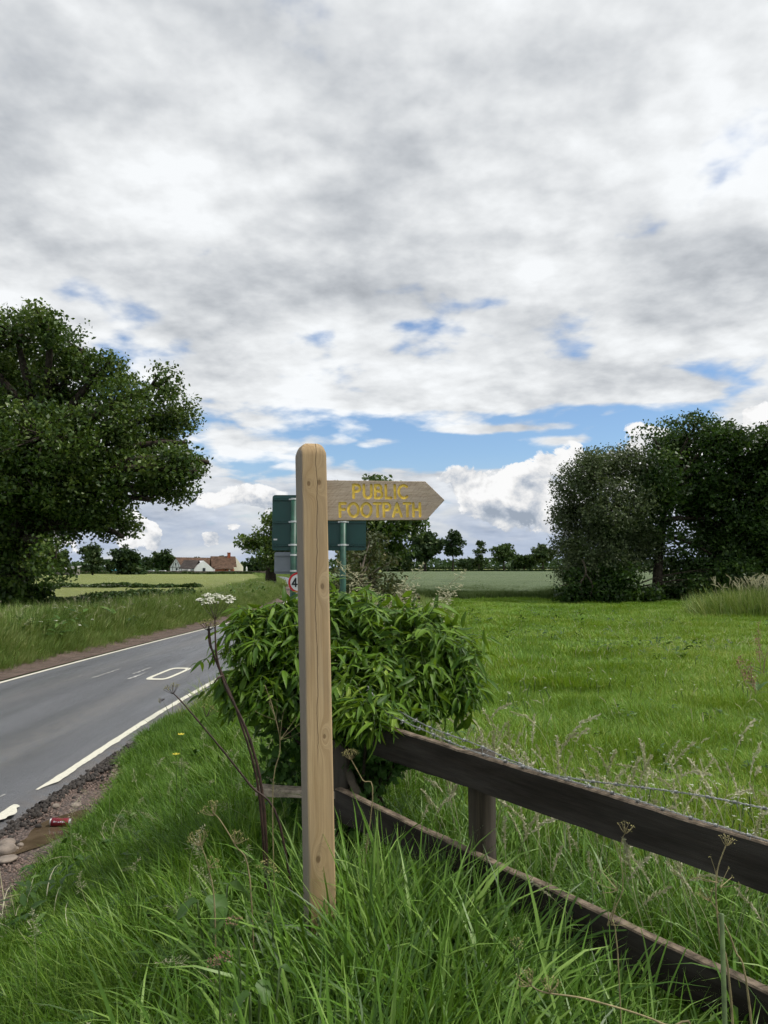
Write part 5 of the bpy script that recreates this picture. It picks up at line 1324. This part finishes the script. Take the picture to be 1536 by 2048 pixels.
# roadside oak and the ivy-clad tree behind the green sign
Yi = 78.; ls = plobes([(500,1085,26),(480,1080,16),(530,1072,24),(545,1040,20),(560,1090,36),(590,1070,40),(540,1110,30),(610,1100,40),(555,1025,10)], Yi, rt, 1.)
b_ = at(541, 1176, Yi); b_.z = gz(b_.x, Yi)
tree('roadside_oak', 'flat-topped oak with thick dark trunk beside the far bend', 'tree', b_, ls, 10, 40, .45, .21, 'oak_leaf', .6, seed=41, gaps=.15, twigs=.1)
Yt = 40.; ls = plobes([(755,972,26),(740,1000,34),(790,1000,40),(715,1010,34),(760,1050,50),(815,1055,30),(835,1050,16),(700,1060,36),(680,975,14),(765,1100,46),(720,1110,40),(800,1020,26)], Yt, rt, 1.)
b_ = at(745, 1205, Yt); b_.z = gz(b_.x, Yt)
tree('ash_tree', 'broad dark tree rising behind the pointed board and green sign', 'tree', b_, ls, 30, 40, .30, .13, 'oak_leaf', .3, seed=42, gaps=.28, twigs=.4)
Yb = 15.; ls = plobes([(640,1140,30),(700,1135,36),(740,1120,36),(770,1150,34),(720,1170,40),(770,1190,30),(800,1200,24),(660,1180,40),(740,1080,26),(790,1120,20),(620,1170,20)], Yb, rt, .8)
b_ = at(720, 1230, Yb); b_.z = gz(b_.x, Yb)
tree('hawthorn_scrub', 'brownish hawthorn scrub with bare twigs below the green sign', 'scrub', b_, ls, 150, 30, .13, .048, 'scrub_leaf', .06, seed=43, gaps=.3, twigs=.7, bark='twig')
# far trees
def far_tree(name, label, px, y_top, wid, y_base, Y, seed, shape='round', leaf='far_leaf', group='distant field trees'):
    g = np.random.default_rng(seed); H = y_base-y_top; L = []
    if shape == 'round':
        for k in range(9): q = k*2.4; L.append((px+wid*.30*math.cos(q)*(.5+.5*g.random()), y_top+H*(.36+.20*math.sin(q)+.06*g.normal()), wid*(.18+.08*g.random())))
        L += [(px+g.normal()*wid*.08, y_top+wid*.22, wid*.22), (px, y_top+H*.45, wid*.3)]
    elif shape == 'mass':
        for k in range(16): q = k*2.4; L.append((px+wid*.40*math.cos(q)*(.3+.7*g.random()), y_base-H*(.12+.62*g.random()), wid*(.12+.06*g.random())))
        L.append((px, y_top+H*.25, H*.25))
    else:                                    # leaning, layered
        L = [(px+wid*.05, y_top+H*.12, wid*.26), (px+wid*.28, y_top+H*.32, wid*.16), (px-wid*.1, y_top+H*.36, wid*.2), (px, y_top+H*.58, wid*.26), (px-wid*.2, y_top+H*.74, wid*.24), (px+wid*.14, y_top+H*.8, wid*.24), (px, y_top+H*.86, wid*.28)]
    lob = plobes(L, Y, g, 1.2); k = Y/FPX; b_ = at(px, y_base, Y); b_.z = gz(b_.x, Y)
    n = 2600/sum(l[1]**2 for l in lob)/14
    return tree(name, label, 'tree', b_, lob, n, 14, wid*k*.055, max(.30, wid*k*.060), leaf, max(.25, wid*k*.035), group, seed, gaps=.12, twigs=.08, inner=.3)
far_tree('field_tree', 'broad dark round tree at the left end of the far hedge', 850, 1061, 84, 1142, 275, 61)
far_tree('field_tree', 'tall dark tree with a clear trunk right beside the broad round one', 906, 1064, 52, 1146, 270, 62)
far_tree('field_tree', 'slim layered tree standing alone on the far hedge', 958, 1084, 38, 1138, 330, 63, 'layer')
far_tree('field_tree', 'small round-headed tree in the middle of the far hedge', 1008, 1087, 52, 1140, 290, 64, leaf='hedge_leaf')
far_tree('field_tree', 'open-crowned tree just left of the pasture clump', 1086, 1090, 56, 1138, 340, 65)
far_tree('field_tree', 'low bushy tree between the round-headed and the open-crowned tree', 1048, 1110, 56, 1138, 400, 66, 'mass')
far_tree('field_tree', 'dark bushy tree low behind the arching grass plumes', 790, 1088, 90, 1143, 285, 67, 'mass')
far_tree('field_tree', 'low dark scrub tree beside the slim layered tree', 935, 1116, 40, 1138, 380, 68, 'mass')
far_tree('farm_tree', 'dark tree beside the oak, just left of the farm trees', 185, 1083, 58, 1152, 215, 71, 'mass')
far_tree('farm_tree', 'round full tree left of the timbered barn', 250, 1092, 78, 1153, 225, 72, 'mass')
far_tree('farm_tree', 'tall round tree right behind the timbered gable', 326, 1102, 62, 1150, 310, 73)
far_tree('farm_tree', 'little tree between the full tree and the timbered gable', 292, 1112, 26, 1148, 320, 74)
far_tree('farm_tree', 'far tree peeping over the barn ridge', 400, 1112, 44, 1148, 420, 75, 'mass')
far_tree('farm_tree', 'far tree over the right end of the barn roof', 446, 1110, 40, 1148, 400, 76, 'mass')
far_tree('farm_tree', 'dark trees close behind the cream house', 505, 1112, 70, 1152, 320, 77, 'mass')
far_tree('farm_tree', 'tree over the grey shed behind the oak branches', 110, 1095, 70, 1152, 260, 78, 'mass')
def hedge(name, label, pts, Y, h, leaf, seed, size, n, cat='hedge', wob=.3):
    """a clipped run of bushes from point to point on the ground"""
    rng = np.random.default_rng(seed); P = [Vector((x, y_, 0)) for x, y_ in pts]; seg = [(b-a).length for a, b in zip(P[:-1], P[1:])]; tot = sum(seg)
    t = rng.random(n)*tot; C = np.zeros((n, 3)); acc = 0
    for (a, b), L in zip(zip(P[:-1], P[1:]), seg):
        m = (t >= acc) & (t <= acc+L); f = ((t[m]-acc)/L)[:, None]; C[m] = np.array(a)*(1-f)+np.array(b)*f; acc += L
    C[:, :2] += rng.normal(size=(n, 2))*h*wob; top = h*(.75+.5*vnoise(t*.5/h, 0*t+.5, seed)+.25*vnoise(t*2./h, 0*t+.5, seed+1))
    C[:, 2] = ground(C[:, 0], C[:, 1])+top*rng.random(n)**.7
    V, F, v = leaf_cloud(C, size, rng, v=np.clip(.4+rng.normal(size=n)*.2, 0, 1))
    base = Vector((P[0].x, P[0].y, gz(P[0].x, P[0].y))); root = empty(name, base); tag(root, label, cat)
    link('foliage', mesh_np('foliage', V-np.array(base), F, MAT[leaf], {'v': v}), root)
    mb = MB()
    for k in range(int(tot/max(1.2, tot/30))):
        q = k/int(tot/max(1.2, tot/30))*tot; acc = 0
        for (a, b), L in zip(zip(P[:-1], P[1:]), seg):
            if acc <= q <= acc+L: p = a.lerp(b, (q-acc)/L); z = gz(p.x, p.y); mb.tube([Vector((p.x, p.y, z-.1))-base, Vector((p.x+.1, p.y, z+h*.7))-base], [.03*h, .012*h], 5)
            acc += L
    mb.build('stems', MAT['bark'], root)
def gx(px, Y): return ((px-768)/FPX*Y, Y)
hedge('field_hedge', 'low dark hedge crossing the yellow-green field on the left', [gx(90, 60), gx(250, 59), gx(400, 58)], 59, .55, 'hedge_leaf', 81, .16, 9000)
x_ = RNG.uniform(gx(100, 57)[0], gx(260, 57)[0], 70); y_ = 57.3+RNG.random(70)
scatter('field_parsley', 'white cow parsley in front of the low field hedge', 'parsley', x_, y_, ground(x_, y_), RNG.uniform(.6, .8, 70), .1, cat='cow parsley')
hedge('verge_hedge', 'leafy green hedge on top of the bank across the road', [(-14.5, 24), (-11.6, 27), (-10.5, 33), (-9.9, 38)], 30, .62, 'hedge_leaf', 82, .09, 16000, wob=.45)
hedge('far_hedge', 'thin dark hedge between the wheat and the farther field', [gx(770, 290), gx(880, 291), gx(1000, 290), gx(1140, 292), gx(1300, 292)], 290, .95, 'far_leaf', 83, .55, 5200)
hedge('farthest_hedge', 'pale strip of hedge at the far edge of the farther field', [gx(780, 500), gx(1000, 500), gx(1300, 500)], 500, 1.8, 'far_leaf', 84, .9, 3600)
hedge('farm_hedge', 'scrubby growth at the foot of the farm wall', [gx(120, 262), gx(330, 262), gx(470, 262), gx(545, 262)], 262, .8, 'hedge_leaf', 85, .45, 3600)
n = 9000; a_ = RNG.uniform(-.62, .62, n); Yw = RNG.uniform(620, 900, n); C = np.stack([a_*Yw, Yw, 0*a_], 1)
hw = 5+6*vnoise(a_*30, 0*a_+2.5, 5)+4*vnoise(a_*90, 0*a_+2.5, 6); C[:, 2] = ground(C[:, 0], C[:, 1])+hw*RNG.random(n)**.8
V, F, v = leaf_cloud(C, 2.6, RNG, v=np.clip(.3+RNG.normal(size=n)*.15, 0, 1))
tag(link('distant_wood', mesh_np('distant_wood', V, F, MAT['far_leaf'], {'v': v})), 'low line of distant woodland along the horizon', 'woodland', kind='stuff')
# rank grass tuft and dock at the right
n = 260; x_ = RNG.normal(size=n)*1.1+at(1520, 1200, 30).x+.6; y_ = 30+RNG.normal(size=n)*1.2
scatter('rank_grass', 'mound of tall pale grass at the right edge of the pasture', 'rough', x_, y_, ground(x_, y_)-.05, RNG.uniform(1.2, 2.0, n), .12, cat='grass')
n = 160; x_ = RNG.normal(size=n)*.9+at(1520, 1200, 30).x+.6; y_ = 30+RNG.normal(size=n)*1.
scatter('rank_seed_heads', 'buff seed heads standing out of the tall grass mound', 'seed_tight', x_, y_, ground(x_, y_), RNG.uniform(2.2, 2.8, n), .1, cat='grass')
def dock(px, Y, H, label, seed):
    rng = np.random.default_rng(seed); b = G_(px, Y); root = empty('dock_plant', b); tag(root, label, 'dock', 'dock plants at the right edge')
    for k in range(3):
        mb = MB(); tip = Vector((rng.normal()*.12, rng.normal()*.1, H*(.8+.3*rng.random()))); mb.tube([Vector((0, 0, 0)), tip*.5+Vector((rng.normal()*.03, 0, 0)), tip], [.008, .006, .003], 5); mb.build('stem', MAT['stem_dry'], root)
        mb = MB()
        for j in range(70):
            t = .45+.55*rng.random(); p = tip*t+Vector(rng.normal(size=3))*.022; a = Vector(rng.normal(size=3)).normalized()*.011; c = a.orthogonal().normalized()*.009; mb.add([p-a, p-c, p+a, p+c], [(0, 1, 2, 3)], 0, rng.random())
        mb.build('seed_spike', MAT['umbel_red'], root)
    for k in range(6):
        V, F = one_leaf(.2+.1*rng.random(), .06, .5, .3); M = Matrix.Translation((0, 0, H*.35*rng.random())) @ Matrix.Rotation(rng.random()*6.28, 4, 'Z') @ Matrix.Rotation(-.5-.4*rng.random(), 4, 'Y')
        link('leaf', mesh_np('leaf', [M @ Vector(v) for v in V], F, MAT['weed_leaf'], {'v': [.4]*len(V)}, True), root)
dock(1533, 11, .85, 'taller rusty dock plant at the right edge', 91); dock(1524, 9.6, .6, 'shorter rusty dock plant just below the taller one', 92)

# ================================================================== farm in the distance
def prism_roof(mb, x0, x1, y0, y1, ze, zr, over=.3, hip=0., th=.18):
    """two pitched sheets with thickness over a box; ridge along x"""
    ym = (y0+y1)/2
    for s in (-1, 1):
        ye = (y0-over) if s < 0 else (y1+over); zo = ze-over*(zr-ze)/((y1-y0)/2)
        V = [(x0-over, ye, zo), (x1+over, ye, zo), (x1+over-hip, ym, zr), (x0-over, ym, zr)]
        V += [(x, y, z+th) for x, y, z in V]
        mb.add(V, [(3, 2, 1, 0), (4, 5, 6, 7), (0, 1, 5, 4), (1, 2, 6, 5), (2, 3, 7, 6), (3, 0, 4, 7)])
def gable_box(mb, x0, x1, y0, y1, z0, ze, zr):
    ym = (y0+y1)/2; V = []
    for x in (x0, x1): V += [(x, y0, z0), (x, y1, z0), (x, y1, ze), (x, ym, zr), (x, y0, ze)]
    mb.add(V, [(0, 1, 2, 3, 4), (9, 8, 7, 6, 5), (0, 4, 9, 5), (1, 6, 7, 2), (4, 3, 8, 9), (3, 2, 7, 8)])
def window(parent, cx, cy_, cz, w, h, ny=(0, -1), mat='glass_dark', frame='timber_black'):
    """a framed opening on the wall that faces ny"""
    t = Vector((-ny[1], ny[0], 0)); n = Vector((ny[0], ny[1], 0)); c = Vector((cx, cy_, cz))
    def quad(c, w, h, d):
        mb = MB(); V = [c+t*(sx*w/2)+Vector((0, 0, sz*h/2))+n*dd for dd in (0, d) for sx, sz in ((-1, -1), (1, -1), (1, 1), (-1, 1))]
        mb.add(V, [(3, 2, 1, 0), (4, 5, 6, 7), (0, 1, 5, 4), (1, 2, 6, 5), (2, 3, 7, 6), (3, 0, 4, 7)]); return mb
    f = quad(c, w, h, .05).build('window', MAT[frame], parent)
    quad(c, w*.82, h*.82, .07).build('pane', MAT[mat], f)
Yf = 280.; kf = Yf/FPX
def fp(px, Y=Yf): p = at(px, 1150, Y); return Vector((p.x, Y, gz(p.x, Y)-.3))
def barn():
    o = fp(343); root = empty('timbered_barn', o+Vector((1.0, 2, 0)), R(46)); tag(root, 'long brown-roofed barn with black and white timbered gable', 'barn')
    # x along the ridge, gable towards the road at x=0
    ze, zr, W, L = 3.1, 6.6, 8.6, 21.5
    mb = MB(); gable_box(mb, 0, L, -W/2, W/2, -.3, ze, zr); mb.build('wall', MAT['white_render'], root)
    mb = MB(); prism_roof(mb, 0, L, -W/2, W/2, ze, zr, .25, 2.4); mb.build('roof', MAT['roof_tile'], root)
    for (ya, za, yb, zb) in ((-W/2, 1.5, W/2, 1.5), (-W/2, ze, W/2, ze), (-2.3, ze, -2.3, 0), (2.3, ze, 2.3, 0), (0, zr-.3, 0, ze), (-2.3, ze, -1.1, 5.1), (2.3, ze, 1.1, 5.1), (-W/2+.15, 0, -W/2+.15, ze), (W/2-.15, 0, W/2-.15, ze), (-W/2, ze, 0, zr), (W/2, ze, 0, zr)):
        mb = MB(); mb.tube([(-.03, ya, za), (-.03, yb, zb)], .10, 4); mb.build('timber', MAT['timber_black'], root)
    window(root, 0, -.6, 2.2, 1.2, 1.3, (-1, 0)); window(root, 0, .1, 4.2, .8, .9, (-1, 0))
barn()
def wing():
    o = fp(397, Yf-4); root = empty('white_farm_wing', o); root.rotation_euler = (0, 0, R(-12)); tag(root, 'white gabled wing with dark roof in front of the barn', 'house')
    W = 7.6; ze, zr = 2.6, 5.4
    mb = MB(); V = [(-W*.35, 0, -.3), (W*.65, 0, -.3)]
    # ridge runs left-right: the gable with the window faces right and forward
    Mr = Matrix.Rotation(R(62), 4, 'Z')
    t = MB(); gable_box(t, -5.6, 0, -3.4, 3.4, -.3, ze, zr); w = t.build('wall', MAT['white_render'], root); w.matrix_local = Matrix.Translation((1.9, 0, 0)) @ Matrix.Rotation(R(-50), 4, 'Z')
    t = MB(); prism_roof(t, -5.6, -.1, -3.4, 3.4, ze, zr, .2); r = t.build('roof', MAT['roof_slate'], root); r.matrix_local = w.matrix_local
    window(w, 0.02, .2, 1.9, 1.0, 1.7, (1, 0))
    t = MB(); t.box((-.3, -4.6, .7), (7.5, .5, 1.6)); t.build('dark_screen', MAT['timber_black'], root)
wing()
def brick_house():
    o = fp(448, Yf-1); root = empty('brick_outhouse', o, R(0)); tag(root, 'low red brick outhouse at the right end of the barn', 'outhouse')
    t = MB(); t.box((0, 1.2, 1.05), (6.6, 2.4, 2.7)); t.build('wall', MAT['brick'], root)
    t = MB(); V = [(-3.6, -.4, 2.45), (3.6, -.4, 2.45), (3.0, 2.6, 3.9), (-3.6, 2.6, 3.9)]; V += [(x, y, z+.16) for x, y, z in V]; t.add(V, [(3, 2, 1, 0), (4, 5, 6, 7), (0, 1, 5, 4), (1, 2, 6, 5), (2, 3, 7, 6), (3, 0, 4, 7)]); t.build('roof', MAT['roof_tile'], root)
    t = MB(); t.box((.5, -.02, 1.1), (.25, .06, 2.4)); t.build('door_gap', MAT['timber_black'], root)
    t = MB(); t.tube([(2.0, -.12, 1.9), (2.0, -.02, 1.9)], .28, 10); t.build('wall_lamp', MAT['sign_white'], root)
brick_house()
def cream():
    o = fp(470, Yf+6); root = empty('cream_house', o, R(20)); tag(root, 'cream gabled house with red brick chimney beside the barn', 'house')
    t = MB(); gable_box(t, -9, 0, -3.3, 3.3, -.3, 3.2, 6.9); w = t.build('wall', MAT['cream_render'], root); w.matrix_local = Matrix.Rotation(R(-75), 4, 'Z')
    t = MB(); prism_roof(t, -9, -.1, -3.3, 3.3, 3.2, 6.9, .15); r = t.build('roof', MAT['roof_tile'], root); r.matrix_local = w.matrix_local
    t = MB(); t.box((-2.4, -.2, 7.4), (1.1, .8, 1.9)); t.box((-2.4, -.2, 8.4), (1.3, 1.0, .18)); c = t.build('chimney', MAT['brick'], r)
    window(w, .02, -1.4, 3.3, .9, .9, (1, 0))
cream()
def shed():
    o = fp(120, 205); root = empty('farm_shed', o); tag(root, 'grey open-sided farm shed seen under the oak branches', 'shed')
    t = MB(); t.box((0, 2, 1.0), (7.5, 4, 2.6)); t.build('wall', MAT['shed_grey'], root)
    t = MB(); V = [(-4, -.4, 1.9), (4, -.4, 2.3), (4, 4.4, 3.1), (-4, 4.4, 2.7)]; V += [(x, y, z+.15) for x, y, z in V]; t.add(V, [(3, 2, 1, 0), (4, 5, 6, 7), (0, 1, 5, 4), (1, 2, 6, 5), (2, 3, 7, 6), (3, 0, 4, 7)]); t.build('roof', MAT['shed_roof'], root)
    for x in (-3.6, -1.2, 1.2, 3.6): t = MB(); t.tube([(x, -.2, -.3), (x, -.2, 2.1)], .12, 6); t.build('post', MAT['timber_black'], root)
shed()
def farm_wall():
    a, b = fp(150, 266), fp(532, 266); root = empty('farm_wall', a); tag(root, 'long low brick and stone wall in front of the farm', 'wall'); L = b.x-a.x; n = 8
    for k in range(n):
        t = MB(); t.box((L*(k+.5)/n, 0, .75), (L/n-.02, .35, 1.7+.12*math.sin(k*2.3))); t.build('wall_panel', MAT['stone_wall'], root)
        t = MB(); t.box((L*(k+.5)/n, 0, 1.66+.06*math.sin(k*2.3)), (L/n-.02, .5, .12)); t.build('coping', MAT['stone_wall'], root)
farm_wall()
t = MB(); o = fp(250, 272); t.box((0, 0, 1.3), (11.5, 2.2, 1.0)); t.box((0, 0, .6), (11.0, 2.0, .5), mi=0); V = [(-5.9, -1.2, 1.8), (5.9, -1.2, 1.8), (5.9, 0, 2.3), (-5.9, 0, 2.3), (5.9, 1.2, 1.8), (-5.9, 1.2, 1.8)]; t.add(V, [(0, 1, 2, 3), (3, 2, 4, 5), (0, 3, 5), (1, 4, 2), (0, 5, 4, 1)])
tr = empty('covered_trailer', o); tag(tr, 'long low load under a teal sheet by the farm wall', 'trailer'); t.build('sheet', MAT['teal_sheet'], tr)
for x in (-3, 3): t = MB(); t.tube([(x, -1.1, .35), (x, 1.1, .35)], .45, 12); t.build('wheel', MAT['rubber'], tr)
def car(px, Y, label, L=4.3, H=1.5):
    o = fp(px, Y); o.z += .3; root = empty('parked_car', o); tag(root, label, 'car', 'white cars parked at the farm')
    prof = [(-L/2, .35), (-L/2, .85), (-L*.38, .98), (-L*.22, H), (L*.22, H), (L*.36, .98), (L/2, .85), (L/2, .35)]
    t = MB(); t.prism(prof, -.85, .85); t.build('body', MAT['car_white'], root, bevel=.05)
    t = MB(); t.prism([(-L*.34, 1.0), (-L*.21, H-.08), (L*.21, H-.08), (L*.32, 1.0)], -.87, .87); t.build('window', MAT['glass_dark'], root)
    for x in (-L*.31, L*.31):
        for y in (-.8, .8): t = MB(); t.tube([(x, y-.1, .33), (x, y+.1, .33)], .33, 14); t.build('wheel', MAT['rubber'], root)
car(325, 274, 'white car parked left of the timbered gable behind the wall'); car(350, 273, 'white car right in front of the timbered gable'); car(302, 276, 'white car next to the teal sheeted load')
pl = fp(493, 283); r_ = empty('white_gatepost', pl); tag(r_, 'thin white post right of the cream house', 'post'); t = MB(); t.tube([(0, 0, 0), (0, 0, 2.6)], .3, 8); t.tube([(0, 0, 2.6), (0, 0, 3.3)], [.32, .05], 8); t.build('shaft', MAT['white_render'], r_)
